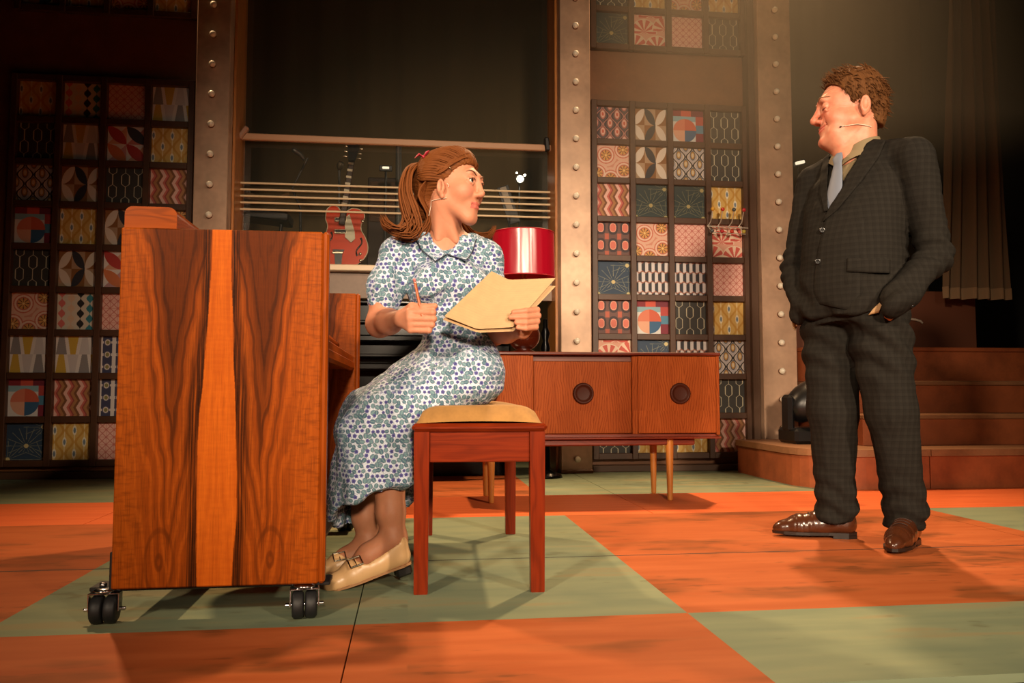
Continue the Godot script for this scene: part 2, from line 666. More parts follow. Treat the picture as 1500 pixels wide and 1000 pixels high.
func design(id: String, u: float, v: float) -> Color:
	var cream := rgb(214, 200, 184)
	var ink := rgb(46, 46, 54)
	match id:
		"ogee_bulbs", "drop_lattice":
			var g := ogee(u, v, 2.3, 1.9)
			var r := Vector2(g.y * 1.9, g.z * 1.25 + 0.12).length()
			if id == "drop_lattice":
				if g.x > 0.80: return rgb(34, 30, 32)
				if g.x > 0.66: return cream
				if r < 0.17: return rgb(206, 190, 160)
				if r < 0.27: return rgb(178, 132, 60)
				if r < 0.36: return rgb(90, 88, 96)
				return rgb(176, 170, 172)
			if g.x > 0.82: return rgb(176, 120, 108)
			if g.x > 0.62: return rgb(58, 50, 56)
			if r < 0.14: return rgb(196, 92, 72)
			if r < 0.26: return rgb(216, 176, 160)
			return rgb(186, 112, 98) if r < 0.36 else rgb(92, 74, 76)
		"leaf_black":
			var x := u * 3.0
			var y := v * 2.0
			var fx := fposmod(x, 1.0)
			var fy := fposmod(y, 1.0)
			var odd := int(floorf(x) + floorf(y)) % 2 == 0
			if odd:
				fx = 1.0 - fx
			if fx * fx + (1.0 - fy) * (1.0 - fy) < 1.0 and (1.0 - fx) * (1.0 - fx) + fy * fy < 1.0:
				return cream if int(floorf(x)) % 2 == 0 else ink
			return rgb(134, 88, 44) if odd else rgb(170, 140, 110)
		"circle_blocks":
			var r := Vector2(u - 0.42, v - 0.62).length()
			if r < 0.36:
				if v < 0.62: return rgb(196, 92, 66) if u > 0.42 else rgb(208, 120, 92)
				return rgb(52, 92, 128) if u > 0.42 else rgb(214, 160, 132)
			if v < 0.18: return rgb(128, 36, 46) if u < 0.3 else (rgb(196, 80, 62) if u < 0.62 else rgb(110, 34, 50))
			if u > 0.76: return rgb(172, 66, 60) if v < 0.45 else (rgb(76, 126, 152) if v < 0.7 else rgb(120, 36, 52))
			if v < 0.34: return rgb(132, 168, 178)
			return rgb(206, 204, 200)
		"deco_lines":
			var x := fposmod(u * 3.0, 1.0) - 0.5
			var ph := 0.5 + 0.5 * cos(v * TAU * 1.5 + floorf(u * 3.0) * PI)
			var bulge := 0.30 * smoothstep(0.3, 0.75, ph)
			if absf(absf(x) - bulge) < 0.035: return rgb(196, 188, 160)
			return rgb(54, 52, 48)
		"pink_flowers":
			var best := 9.0
			var ang := 0.0
			for q in [Vector2(0.30, 0.30), Vector2(0.82, 0.12), Vector2(0.85, 0.75), Vector2(0.05, 0.85), Vector2(0.45, 1.0)]:
				var d: Vector2 = Vector2(u, v) - q
				if d.length() < best:
					best = d.length()
					ang = d.angle()
			if best < 0.035: return rgb(226, 190, 120)
			if best < 0.15: return rgb(86, 52, 40) if absf(sin(ang * 4.0)) < 0.38 else rgb(206, 150, 84)
			if best < 0.18: return rgb(190, 104, 84)
			if best < 0.23: return rgb(222, 190, 170)
			if best < 0.26: return rgb(198, 110, 88)
			return rgb(216, 172, 150) if best < 0.34 else rgb(206, 142, 120)
		"trellis":
			var tri := absf(fposmod(v * 2.6, 1.0) * 2.0 - 1.0)
			var x := fposmod(u * 3.0 + 0.32 * tri, 1.0)
			if x < 0.28: return rgb(224, 178, 164)
			if x < 0.44: return rgb(196, 104, 90)
			if x < 0.56: return rgb(150, 70, 60)
			return rgb(168, 118, 74) if x < 0.80 else rgb(122, 78, 46)
		"fan_green", "fan_navy":
			var bg := rgb(48, 58, 56) if id == "fan_green" else rgb(40, 60, 82)
			var ln := rgb(160, 146, 96) if id == "fan_green" else rgb(196, 180, 128)
			var col := bg
			for q in [Vector2(0.5, 0.62), Vector2(0.05, 0.98), Vector2(0.95, 0.98), Vector2(0.92, 0.12)]:
				var d: Vector2 = Vector2(u, v) - q
				var r := d.length()
				if r < 0.50 and d.y < 0.18:
					if absf(sin(d.angle() * 8.0)) < 0.16 + 0.02 / maxf(r, 0.03) * 0.4: col = mixc(bg, ln, 0.85 - r)
					if r < 0.06: col = ln
			return col
		"mustard_leaf":
			var g := ogee(u + 0.2, v + 0.1, 2.0, 1.6)
			var r := Vector2(g.y * 3.4, g.z * 1.7).length()
			if r < 0.20: return rgb(112, 128, 140)
			if r < 0.36: return rgb(226, 218, 196)
			if g.x > 0.72: return rgb(192, 144, 62)
			return rgb(206, 168, 92) if absf(g.y) > 0.02 else rgb(222, 204, 158)
		"ovals_dark":
			var x := fposmod(u * 2.7 + 0.15, 1.0) - 0.5
			var y := fposmod(v * 1.9 + 0.2, 1.0) - 0.5
			var r := pow(pow(absf(x) / 0.5, 2.6) + pow(absf(y) / 0.5, 2.6), 1.0 / 2.6)
			if r < 0.42: return rgb(206, 112, 96)
			if r < 0.52: return rgb(226, 160, 136)
			if r < 0.80: return rgb(60, 48, 52)
			return rgb(178, 92, 72) if absf(x) > 0.33 and absf(y) > 0.33 else rgb(104, 74, 68)
		"pink_geometric":
			var a := absf(sin(u * PI * 5.0)) * absf(sin(v * PI * 5.0))
			var b := absf(sin((u + v) * PI * 5.0))
			var d := absf(sin((u - v) * PI * 5.0))
			if b < 0.22 or d < 0.22 or a < 0.05: return rgb(190, 110, 100)
			return rgb(222, 176, 162)
		"red_palm":
			var col := rgb(214, 160, 138)
			for q in [Vector2(0.35, 0.52), Vector2(0.05, 1.0), Vector2(0.75, 1.02), Vector2(1.0, 0.42), Vector2(0.55, 0.02)]:
				var d: Vector2 = Vector2(u, v) - q
				if d.length() < 0.40 and d.y < 0.06:
					var w := sin(d.angle() * 9.0)
					col = rgb(196, 86, 74) if w > -0.2 else rgb(224, 196, 172)
					if d.length() > 0.37: col = rgb(222, 200, 176)
			return col
		"cubes":
			var x := u * 5.0
			var y := v * 3.3
			var row := floorf(y)
			var fx := fposmod(x + 0.5 * fposmod(row, 2.0), 1.0)
			var fy := fposmod(y, 1.0)
			if fx < 0.5 and absf(fy - 0.5) < 0.30 + fx * 0.4: return ink
			if fx >= 0.5 and absf(fy - 0.5) < 0.70 - fx * 0.4 + 0.1: return rgb(206, 200, 200)
			return rgb(150, 96, 78)
		"beads":
			var x := u * 4.2
			var lane := int(floorf(x))
			var fx := fposmod(x, 1.0) - 0.5
			var w := 0.20 + 0.18 * cos(v * TAU * 3.6 + lane * PI)
			var cols := [rgb(206, 112, 104), rgb(214, 186, 158), rgb(40, 36, 38), rgb(56, 128, 140), rgb(204, 96, 92)]
			return cols[lane % 5] if absf(fx) < w else rgb(206, 196, 178)
		"vases":
			var x := u * 3.4
			var y := v * 2.0
			var lane := int(floorf(x))
			var fx := absf(fposmod(x, 1.0) - 0.5)
			var fy := fposmod(y, 1.0)
			var w := 0.22 + 0.26 * fy if lane % 2 == 0 else 0.48 - 0.26 * fy
			var pick := (lane + int(floorf(y))) % 3
			if fx < w: return [rgb(136, 132, 132), rgb(196, 162, 62), rgb(196, 190, 188)][pick]
			return rgb(216, 210, 204)
		"cut_shapes":
			var x := u * 2.0
			var y := v * 2.0
			var fx := fposmod(x, 1.0)
			var fy := fposmod(y, 1.0)
			var pick := (int(floorf(x)) * 3 + int(floorf(y)) * 2) % 5
			var cols := [rgb(180, 62, 56), rgb(44, 50, 74), rgb(206, 120, 74), rgb(60, 60, 66), rgb(172, 90, 96)]
			if fx * fx + (1.0 - fy) * (1.0 - fy) < 1.0 and (1.0 - fx) * (1.0 - fx) + fy * fy < 1.0: return cols[pick]
			return rgb(220, 212, 206) if fx + fy < 1.0 else cols[(pick + 2) % 5].lerp(rgb(220, 212, 206), 0.45)
		"ovals_navy":
			var x := fposmod(u * 3.0, 1.0) - 0.5
			var y := fposmod(v * 3.0, 1.0) - 0.5
			var r := Vector2(x * 1.15, y).length()
			if r < 0.16: return rgb(128, 124, 76)
			if r < 0.25: return rgb(206, 198, 190)
			if r < 0.33: return rgb(66, 66, 92)
			return rgb(206, 200, 196) if absf(x) > 0.36 or absf(y) < 0.1 else rgb(54, 56, 84)
	return cream

func make_textures() -> void:
	var nz := new_noise(11)
	tx.veneer = tex(420, 760, func(u: float, v: float) -> Color: return veneer(u, v, nz))
	tx.walnut_up = wood_tex(rgb(134, 60, 14), rgb(78, 34, 9), rgb(170, 82, 22), true, 21)
	tx.walnut_flat = wood_tex(rgb(134, 60, 14), rgb(78, 34, 9), rgb(170, 82, 22), false, 22)
	tx.mahogany_up = wood_tex(rgb(106, 34, 11), rgb(66, 20, 7), rgb(132, 46, 15), true, 31)
	tx.mahogany_flat = wood_tex(rgb(106, 34, 11), rgb(66, 20, 7), rgb(134, 48, 16), false, 32)
	tx.teak = tex(320, 256, func(u: float, v: float) -> Color:
		# flat-sawn boards, figure running upright
		var lane := floorf(u * 4.0)
		var x := fposmod(u * 4.0, 1.0) - 0.5 + 0.08 * nz.get_noise_2d(lane * 3.7, v * 1.5)
		var c := absf(x) * 2.2 + (v - 0.35 - 0.2 * sin(lane * 2.1)) * (0.6 if int(lane) % 2 == 0 else -0.7) + 0.10 * nz.get_noise_2d(u * 9.0, v * 3.0)
		var ring := sin(c * 30.0)
		var fine := nz.get_noise_2d(u * 160.0, v * 5.0)
		var col := mixc(rgb(148, 74, 33), rgb(124, 58, 24), 0.5 + 0.5 * nz.get_noise_2d(u * 5.0 + 30.0, v))
		col = mixc(col, rgb(96, 38, 13), 0.62 * smoothstep(0.4, 1.0, ring))
		return mixc(col, rgb(124, 54, 18), 0.5 * maxf(fine, 0.0)))
	tx.oak = wood_tex(rgb(178, 112, 48), rgb(136, 78, 30), rgb(204, 140, 70), true, 41, 6.0)
	# floor paint: streaky brushwork and scuffs over plywood
	var fl := new_noise(51, 4)
	for fresh in [false, true]:
		tx["floor_fresh" if fresh else "floor_orange"] = tex(512, 512, func(u: float, v: float) -> Color:
			var streak := sn(fl, u, v, 3.0, 26.0)
			var blot := sn(fl, u + 0.3, v, 3.5, 6.0)
			var dirt := sn(fl, u, v + 0.4, 14.0, 60.0)
			if fresh:
				return mixc(mixc(rgb(206, 98, 54), rgb(220, 114, 66), 0.5 + streak), rgb(172, 76, 42), smoothstep(0.1, 0.6, blot) * 0.4)
			var col := mixc(rgb(162, 84, 45), rgb(182, 101, 58), 0.5 + streak)
			col = mixc(col, rgb(122, 70, 38), smoothstep(0.0, 0.45, blot + 0.5 * streak) * 0.70)
			return mixc(col, rgb(84, 54, 32), smoothstep(0.28, 0.60, dirt + blot * 0.6) * 0.34))
	tx.floor_green = tex(512, 512, func(u: float, v: float) -> Color:
		var streak := sn(fl, u + 0.6, v, 3.0, 20.0)
		var blot := sn(fl, u, v + 0.2, 4.0, 6.0)
		var dirt := sn(fl, u + 0.5, v + 0.4, 18.0, 40.0)
		var col := mixc(rgb(118, 130, 106), rgb(136, 144, 114), 0.5 + streak)
		col = mixc(col, rgb(98, 114, 98), smoothstep(0.0, 0.5, blot) * 0.5)
		col = mixc(col, rgb(146, 116, 82), smoothstep(0.22, 0.55, streak - blot * 0.5) * 0.30)
		return mixc(col, rgb(92, 92, 68), smoothstep(0.35, 0.65, dirt + blot * 0.4) * 0.4))
	# painted board: faint roller mottling
	tx.mottle = tex(128, 128, func(u: float, v: float) -> Color:
		var g := 0.90 + 0.14 * sn(fl, u, v, 5.0, 5.0) + 0.06 * sn(fl, u, v, 30.0, 30.0)
		return Color(g, g, g))
	# printed cotton: rounded leaves and small violets on a pale ground with fine stems
	var r := RandomNumberGenerator.new()
	r.seed = 77
	var spots := []
	for q in 9:
		for w in 9:
			var p := Vector2((q + 0.5 * (w % 2) + 0.22 * r.randf_range(-1, 1) + 0.5) / 9.0, (w + 0.5 + 0.22 * r.randf_range(-1, 1)) / 9.0)
			spots.append([p, r.randf_range(0, TAU), r.randi() % 7, r.randf_range(0.80, 1.12)])
	var near := []
	for q in 12 * 12:
		near.append([])
	for s in spots:
		for dx in [-1, 0, 1]:
			for dy in [-1, 0, 1]:
				var p: Vector2 = s[0] + Vector2(dx, dy)
				var gx := int(floor(p.x * 12.0))
				var gy := int(floor(p.y * 12.0))
				for ex in [-1, 0, 1]:
					for ey in [-1, 0, 1]:
						var cx := gx + int(ex)
						var cy := gy + int(ey)
						if cx >= 0 and cx < 12 and cy >= 0 and cy < 12:
							near[cx + 12 * cy].append([p, s[1], s[2], s[3]])
	tx.floral = tex(400, 400, func(u: float, v: float) -> Color:
		var col := rgb(192, 204, 220)
		if absf(fl.get_noise_2d(u * 9.0, v * 9.0)) < 0.035: col = rgb(64, 72, 92)
		for s in near[mini(int(u * 12), 11) + 12 * mini(int(v * 12), 11)]:
			var d: Vector2 = (Vector2(u, v) - s[0]).rotated(s[1]) * 7.4 / s[3]
			var violet: bool = s[2] < 3
			if violet:
				var rr := 0.31 + 0.035 * cos(d.angle() * 5.0)
				if d.length() < rr:
					col = rgb(66, 66, 138)
					if d.length() < 0.10: col = rgb(40, 40, 74)
					elif absf(sin(d.angle() * 2.5)) < 0.14: col = rgb(120, 116, 160)
			else:
				var e := Vector2(d.x / 0.33, d.y / 0.40).length()
				if e < 1.0:
					col = rgb(66, 100, 120) if s[2] < 5 else rgb(90, 124, 138)
					if absf(d.x) < 0.025: col = rgb(140, 166, 158)
				elif e < 1.14: col = rgb(58, 68, 92)
		return col)
	# suiting: faint glen check
	tx.suit = tex(128, 128, func(u: float, v: float) -> Color:
		var a := fposmod(u * 2.0, 1.0) < 0.5
		var b := fposmod(v * 2.0, 1.0) < 0.5
		var g := 33.0 + (2.5 if a else 0.0) + (2.5 if b else 0.0)
		if absf(fposmod(u, 0.5) - 0.25) < 0.012 or absf(fposmod(v, 0.5) - 0.25) < 0.012: g -= 5.0
		g += 5.0 * (fposmod((u + v) * 32.0, 1.0) - 0.5)
		return rgb(g * 1.06, g * 0.98, g * 0.88))
	# hair: fine strands along the lock (v along, u around)
	tx.strand = tex(128, 64, func(u: float, v: float) -> Color:
		var g := 0.80 + 0.45 * sn(fl, u, v, 46.0, 1.5)
		return Color(g, g, g))
	tx.paper = tex(256, 128, func(u: float, v: float) -> Color:
		var g := 1.0 + 0.05 * sn(fl, u, v, 6.0, 6.0)
		var col := Color(0.70 * g, 0.57 * g, 0.41 * g)
		if absf(fposmod(v * 22.0, 1.0) - 0.5) < 0.09: col = col.lerp(rgb(150, 126, 96), 0.22)
		return col)
	for id in ["ogee_bulbs", "drop_lattice", "leaf_black", "circle_blocks", "deco_lines", "pink_flowers", "trellis", "fan_green", "fan_navy", "mustard_leaf", "ovals_dark", "pink_geometric", "red_palm", "cubes", "beads", "vases", "cut_shapes", "ovals_navy"]:
		tx[id] = tex(112, 112, func(u: float, v: float) -> Color: return design(id, u, v))

# ---------------------------------------------------------------- the setting
func build_setting() -> void:
	# floor: plywood sheets painted in large squares, laid on a black subfloor
	var fo := struct("floor")
	var sub := MB.new()
	sub.box(Vector3(0.9, -0.10, -4.9), Vector3(9.6, 0.16, 6.86), 0.002)
	part(fo, "subfloor", sub, mat("stage_black", rgb(18, 16, 14), 0.8))
	var orange := tri_mat("floor_orange_paint", Color.WHITE, 0.52, tx.floor_orange, Vector3.ONE * 0.46, {"uv1_world_triplanar": true, "metallic_specular": 0.2})
	var bright := tri_mat("floor_fresh_orange_paint", Color.WHITE, 0.48, tx.floor_fresh, Vector3(0.3, 0.46, 1.1), {"uv1_world_triplanar": true, "metallic_specular": 0.2})
	var green := tri_mat("floor_green_paint", Color.WHITE, 0.52, tx.floor_green, Vector3.ONE * 0.43, {"uv1_world_triplanar": true, "metallic_specular": 0.2})
	var xs := [-3.9, -2.62, -0.966, 0.692, 2.416, 4.14, 5.7]
	var rows := [[-1.487, -1.987, 1], [-1.987, -3.6, 0], [-3.6, -4.3, 2], [-4.3, -8.3, 1]]
	for rr in rows:
		var zs := [rr[0], -2.70, rr[1]] if rr[0] > -2.70 and rr[1] < -2.70 else [rr[0], rr[1]]
		for zq in zs.size() - 1:
			for q in 6:
				var cuts := [xs[q]]
				for j in ([-0.125, 2.32] if zs[zq] > -2.71 else [-1.34, 1.10, 3.54]):
					if j > xs[q] + 0.02 and j < xs[q + 1] - 0.02:
						cuts.append(j)
				cuts.append(xs[q + 1])
				for w in cuts.size() - 1:
					# sheets part by a hair's gap at their joints; paint lines run on without one
					var g0 := 0.0016 if w > 0 else 0.0
					var g1 := 0.0016 if w < cuts.size() - 2 else 0.0
					var za: float = zs[zq] - (0.005 if zq > 0 else 0.0)
					var zb: float = zs[zq + 1] + (0.005 if zq < zs.size() - 2 else 0.0)
					var b := MB.new()
					var x0: float = cuts[w] + g0
					var x1: float = cuts[w + 1] - g1
					b.box(Vector3((x0 + x1) / 2, -0.009, (za + zb) / 2), Vector3(x1 - x0, 0.018, za - zb), 0.0)
					var m := bright if rr[2] == 2 else (orange if (q + rr[2]) % 2 == 1 else green)
					part(fo, "floor_board", b, m)
	# dark filler in the long joint between two rows of sheets
	var jf := MB.new()
	jf.box(Vector3(0.9, -0.0092, -2.70), Vector3(9.5, 0.018, 0.0096), 0.0)
	part(fo, "joint_filler", jf, mat("stage_black", rgb(18, 16, 14), 0.8))
	var fas := MB.new()
	fas.box(Vector3(0.9, -0.5, -1.475), Vector3(9.6, 0.96, 0.02), 0.002)
	part(fo, "stage_front", fas, mat("stage_black", rgb(18, 16, 14), 0.8))
	# black drapes and boards that close the stage
	var back := struct("wall_back")
	var rows2 := []
	for y in 2:
		var row := []
		for x in 161:
			row.append(Vector3(-3.9 + x * 0.06, y * 6.0, -8.2 + 0.012 * sin(x * 0.9) + 0.006 * sin(x * 2.3)))
		rows2.append(row)
	var bd := MB.new()
	bd.grid(rows2)
	part(back, "back_drape", bd, mat("drape_brown", rgb(100, 82, 52), 0.95))
	for s in [["wall_left", -3.9], ["wall_right", 5.7]]:
		var wl := struct(s[0])
		var m := MB.new()
		m.box(Vector3(s[1], 3.0, -4.9), Vector3(0.1, 6.0, 6.9), 0.005)
		part(wl, "side_wall", m, mat("drape_black", rgb(20, 17, 14), 0.95))

	# the backdrop wall: brown boards beside the window
	var brown := tri_mat("set_brown_paint", rgb(128, 80, 42), 0.5, tx.mottle, Vector3.ONE * 0.9, {"uv1_world_triplanar": true})
	var wl := struct("wall_set")
	for b in [[-2.75, -1.407, 0.0, 3.9], [1.25, 2.47, 0.0, 3.9]]:
		var m := MB.new()
		m.box(Vector3((b[0] + b[1]) / 2, 1.95, -5.60), Vector3(b[1] - b[0], 3.9, 0.06), 0.002)
		part(wl, "backing_board", m, brown)
	# posts studded with globe bulbs
	var post_paint := tri_mat("post_paint", rgb(204, 168, 140), 0.40, tx.mottle, Vector3.ONE * 0.7, {"uv1_world_triplanar": true, "metallic": 0.25})
	var glass := mat("bulb_glass", rgb(236, 226, 206), 0.10, {"metallic_specular": 0.8, "clearcoat_enabled": true, "clearcoat": 1.0, "clearcoat_roughness": 0.03})
	var socket := mat("bulb_socket", rgb(120, 84, 56), 0.4, {"metallic": 0.6})
	var globe := MB.new()
	var prof := []
	for k in 11:
		var a := PI * k / 10.0
		prof.append([0.0215 * sin(a) + 0.0001, -0.0215 * cos(a)])
	globe.lathe(prof, 16, Vector3(0, 0, 0.026))
	var globe_mesh := globe.mesh()
	var sk := MB.new()
	sk.lathe([[0.0001, 0.0], [0.019, 0.0], [0.019, 0.006], [0.013, 0.012], [0.0001, 0.012]], 14, Vector3.ZERO, Basis(Vector3.RIGHT, PI / 2))
	var sk_mesh := sk.mesh()
	var labels := ["brown post studded with globe bulbs, left of the window and nearest the organ", "brown post studded with globe bulbs, between window and sideboard panel", "brown post studded with globe bulbs, nearest the man in the suit"]
	var px := [-1.299, 1.128, 2.590]
	for q in 3:
		var t := thing("bulb_post", labels[q], "post", Vector3(px[q], 0, -5.48), "posts studded with globe bulbs")
		var m := MB.new()
		m.box(Vector3(px[q], 1.95, -5.48), Vector3(0.214 if q < 2 else 0.25, 3.9, 0.12), 0.004)
		part(t, "post_body", m, post_paint)
		var foot := MB.new()
		foot.box(Vector3(px[q], 0.012, -5.47), Vector3(0.222 if q < 2 else 0.258, 0.024, 0.13), 0.004)
		part(t, "foot_plate", foot, brown)
		for k in 17:
			var b := part(t, "bulb", globe_mesh, glass, true)
			b.position = Vector3(0, 0.095 + 0.2 * k, 0.06)
			var s := part(b, "socket", sk_mesh, socket, true)
			s.position = Vector3.ZERO
	# dark return of the set beside the right-hand post
	var tr := struct("trim_1")
	var tm := MB.new()
	tm.box(Vector3(2.435, 1.95, -5.52), Vector3(0.05, 3.9, 0.10), 0.003)
	part(tr, "edge_board", tm, mat("edge_brown", rgb(74, 48, 28), 0.55))
	var skirt := struct("baseboard_set")
	for b in [[-2.75, -1.41], [1.25, 2.46]]:
		var m := MB.new()
		m.box(Vector3((b[0] + b[1]) / 2, 0.022, -5.515), Vector3(b[1] - b[0], 0.044, 0.09), 0.004)
		part(skirt, "baseboard", m, mat("edge_brown", rgb(74, 48, 28), 0.55))

# ---------------------------------------------------------------- wallpaper sample panels
func sample_panel(label: String, x0: float, pitch: float, ytop: float, ypitch: float, ids: Array) -> void:
	var z := -5.545
	var nr := ids.size()
	var nc: int = ids[0].size()
	var tw := 0.238
	var th := ypitch - 0.042
	var bar := pitch - tw
	var left := x0 - bar
	var right := x0 + nc * pitch
	var bottom := ytop - nr * ypitch
	var t := thing("sample_panel", label, "panel", Vector3((left + right) / 2, maxf(bottom, 0.0), z), "panels of framed wallpaper squares")
	var frame := tri_mat("panel_frame_paint", rgb(84, 54, 34), 0.45, tx.mottle, Vector3.ONE * 1.3, {"uv1_world_triplanar": true})
	for k in nc + 1:
		var m := MB.new()
		m.box(Vector3(x0 + k * pitch - bar / 2, (ytop + bottom + 0.042) / 2, z + 0.012), Vector3(bar, ytop - bottom + 0.042, 0.044), 0.003)
		part(t, "stile", m, frame)
	for k in nr + 1:
		for q in nc:
			var m := MB.new()
			m.box(Vector3(x0 + q * pitch + tw / 2, ytop - k * ypitch + 0.021, z + 0.009), Vector3(tw, 0.042, 0.038), 0.003)
			part(t, "rail", m, frame)
	for r in nr:
		for q in nc:
			var id: String = ids[r][q]
			var m := MB.new()
			var ce := Vector3(x0 + q * pitch + tw / 2, ytop - r * ypitch - th / 2, z - 0.012)
			m.box(ce, Vector3(tw, th, 0.012), 0.0)
			for k in m.t.size():
				var p := m.v[k] - ce
				m.t[k] = Vector2(clampf(p.x / tw + 0.5, 0.004, 0.996), clampf(0.5 - p.y / th, 0.004, 0.996))
			part(t, "wallpaper_square", m, mat("print_" + id, Color.WHITE, 0.62, {"albedo_texture": tx[id]}))

func build_panels() -> void:
	var A := "ogee_bulbs"; var B := "leaf_black"; var C := "circle_blocks"; var D := "deco_lines"; var E := "pink_flowers"
	var F := "drop_lattice"; var G := "trellis"; var H := "fan_green"; var N := "fan_navy"; var I := "mustard_leaf"
	var J := "ovals_dark"; var K := "pink_geometric"; var L := "red_palm"; var M := "cubes"; var W := "beads"; var V := "vases"; var Q := "cut_shapes"; var S := "ovals_navy"
	var rx: float = 1.304
	var rp: float = (2.140 - rx) / 3.0
	var ry: float = 2.579
	var rq: float = (ry - 1.192) / 5.0
	sample_panel("tall brown grid of patterned wallpaper squares behind the teak sideboard", rx, rp, ry, rq, [[A, B, C, D], [E, B, F, D], [G, H, H, I], [J, E, K, L], [N, M, M, K], [J, C, D, I], [L, N, M, F], [K, E, G, D], [D, I, I, G]])
	sample_panel("upper grid of wallpaper squares above the sideboard, cut by the top of the picture", rx, rp, 3.273 + rq * 2, rq, [[H, I, G, K], [D, I, E, I], [H, L, K, D]])
	var lx: float = -2.543
	var lp: float = (-1.989 - lx) / 2.0
	var ly: float = 2.580
	var lq: float = (ly - 0.352) / 8.0
	sample_panel("tall brown grid of patterned wallpaper squares behind the organ, in dim light", lx, lp, ly, lq, [[I, W, K, V], [D, V, Q, I], [F, B, D, G], [C, I, B, E], [D, B, Q, K], [E, W, K, I], [V, V, S, D], [C, G, S, L], [N, I, K, B]])
	sample_panel("upper grid of wallpaper squares above the organ, nearly lost in the dark", lx, lp, 3.041 + lq * 3 - lq * 0.98, lq, [[K, B, V, E], [C, I, E, I]])

# ---------------------------------------------------------------- window, what stands behind it and below it
func build_window_and_band() -> void:
	var oak := mat("window_oak", Color.WHITE, 0.38, {"albedo_texture": tx.oak, "uv1_scale": Vector3(3, 1.2, 1)})
	var w := struct("window_1")
	for s in [[-1.182, 1.0], [1.014, -1.0]]:
		var m := MB.new()
		m.box(Vector3(s[0], 1.95, -5.70), Vector3(0.018, 3.9, 0.32), 0.002)
		part(w, "jamb", m, oak)
	var m2 := MB.new()
	var ry: float = 2.317
	m2.box(Vector3(-0.084, ry, -5.72), Vector3(2.18, 0.047, 0.035), 0.006)
	part(w, "cross_rail", m2, mat("rail_paint", rgb(190, 144, 108), 0.4))
	for s in [-1.155, 0.975]:
		var cl := MB.new()
		cl.box(Vector3(s, ry + 0.02, -5.70), Vector3(0.035, 0.10, 0.05), 0.008, Basis(Vector3.BACK, -0.6 if s < 0 else 0.1))
		part(w, "rail_clip", cl, mat("clip_paint", rgb(168, 128, 104) if s < 0 else rgb(30, 26, 22), 0.4) if s < 0 else mat("clip_black", rgb(28, 24, 20), 0.4))
	var sy: float = 1.396
	var sl := MB.new()
	sl.box(Vector3(-0.084, sy, -5.69), Vector3(2.18, 0.042, 0.22), 0.006)
	part(w, "window_sill", sl, mat("sill_paint", rgb(238, 212, 178), 0.4))
	var ap := MB.new()
	ap.box(Vector3(-0.084, sy - 0.11, -5.70), Vector3(2.18, 0.18, 0.05), 0.003)
	part(w, "apron_board", ap, tri_mat("apron_paint", rgb(158, 132, 114), 0.5, tx.mottle, Vector3.ONE))
	var gl := MB.new()
	gl.box(Vector3(-0.084, (sy + 3.9) / 2, -5.80), Vector3(2.17, 3.9 - sy, 0.006), 0.0)
	part(w, "pane", gl, mat("window_glass", Color(0.7, 0.72, 0.66, 0.02), 0.03, {"transparency": BaseMaterial3D.TRANSPARENCY_ALPHA, "metallic_specular": 0.5}))
	# five stave lines strung across the window
	for y in [275.0, 284.2, 293.6, 303.0, 312.6]:
		var q: float = 1.998 - (y - 275.0) * (1.998 - 1.813) / 37.6
		var m := MB.new()
		m.box(Vector3(-0.084, q, -5.74), Vector3(2.19, 0.0135, 0.012), 0.003)
		part(w, "stave_line", m, mat("stave_cream", rgb(216, 190, 150), 0.5))
	# mullion far behind the glass
	var mu := thing("grey_pole", "thin grey upright pole behind the window glass", "pole", Vector3(-0.02, 0, -6.9))
	var mm := MB.new()
	mm.tube([Vector3(-0.088, 0.399, -6.900) * Vector3(1, 0, 1), Vector3(-0.108, 2.663, -6.900)], [0.025, 0.025], 12)
	part(mu, "pole_tube", mm, mat("pole_grey", rgb(80, 78, 72), 0.5))
	var pf := MB.new()
	pf.lathe([[0.0001, 0.0], [0.16, 0.0], [0.16, 0.015], [0.03, 0.03], [0.0001, 0.03]], 20, Vector3(-0.088, 0.399, -6.900) * Vector3(1, 0, 1))
	part(mu, "pole_base", pf, mat("stand_black", rgb(20, 20, 20), 0.4))
	build_guitar()
	build_band_gear()
	# black upright piano below the window
	var pb := mat("piano_black", rgb(8, 7, 7), 0.2, {"metallic_specular": 0.25})
	var pt := thing("black_piano", "glossy black upright piano below the window, mostly hidden by the woman", "piano", Vector3(0.05, 0, -5.36))
	var pz := -5.36
	var pm := MB.new()
	pm.box(Vector3(-0.02, 0.56, pz - 0.12), Vector3(1.36, 1.12, 0.26), 0.006)
	part(pt, "case", pm, pb)
	pm = MB.new()
	pm.box(Vector3(-0.02, 1.13, pz - 0.10), Vector3(1.42, 0.025, 0.34), 0.008)
	part(pt, "lid", pm, pb)
	pm = MB.new()
	pm.box(Vector3(-0.02, 0.891, pz + 0.06), Vector3(1.36, 0.045, 0.16), 0.010)
	part(pt, "music_ledge", pm, pb)
	pm = MB.new()
	pm.box(Vector3(-0.02, 1.003, pz + 0.02), Vector3(1.36, 0.022, 0.08), 0.007)
	part(pt, "top_ledge", pm, pb)
	pm = MB.new()
	pm.box(Vector3(-0.02, 0.708, pz + 0.12), Vector3(1.36, 0.05, 0.24), 0.012)
	part(pt, "key_bed", pm, pb)
	pm = MB.new()
	pm.box(Vector3(-0.02, 0.779, pz + 0.13), Vector3(1.24, 0.02, 0.15), 0.004)
	part(pt, "key_cover", pm, pb)
	for s in [-0.68, 0.64]:
		pm = MB.new()
		pm.lathe([[0.028, 0.0], [0.03, 0.06], [0.022, 0.10], [0.034, 0.22], [0.026, 0.30], [0.036, 0.40], [0.024, 0.50], [0.034, 0.708 - 0.02]], 16, Vector3(s, 0, pz + 0.19))
		part(pt, "leg", pm, pb)
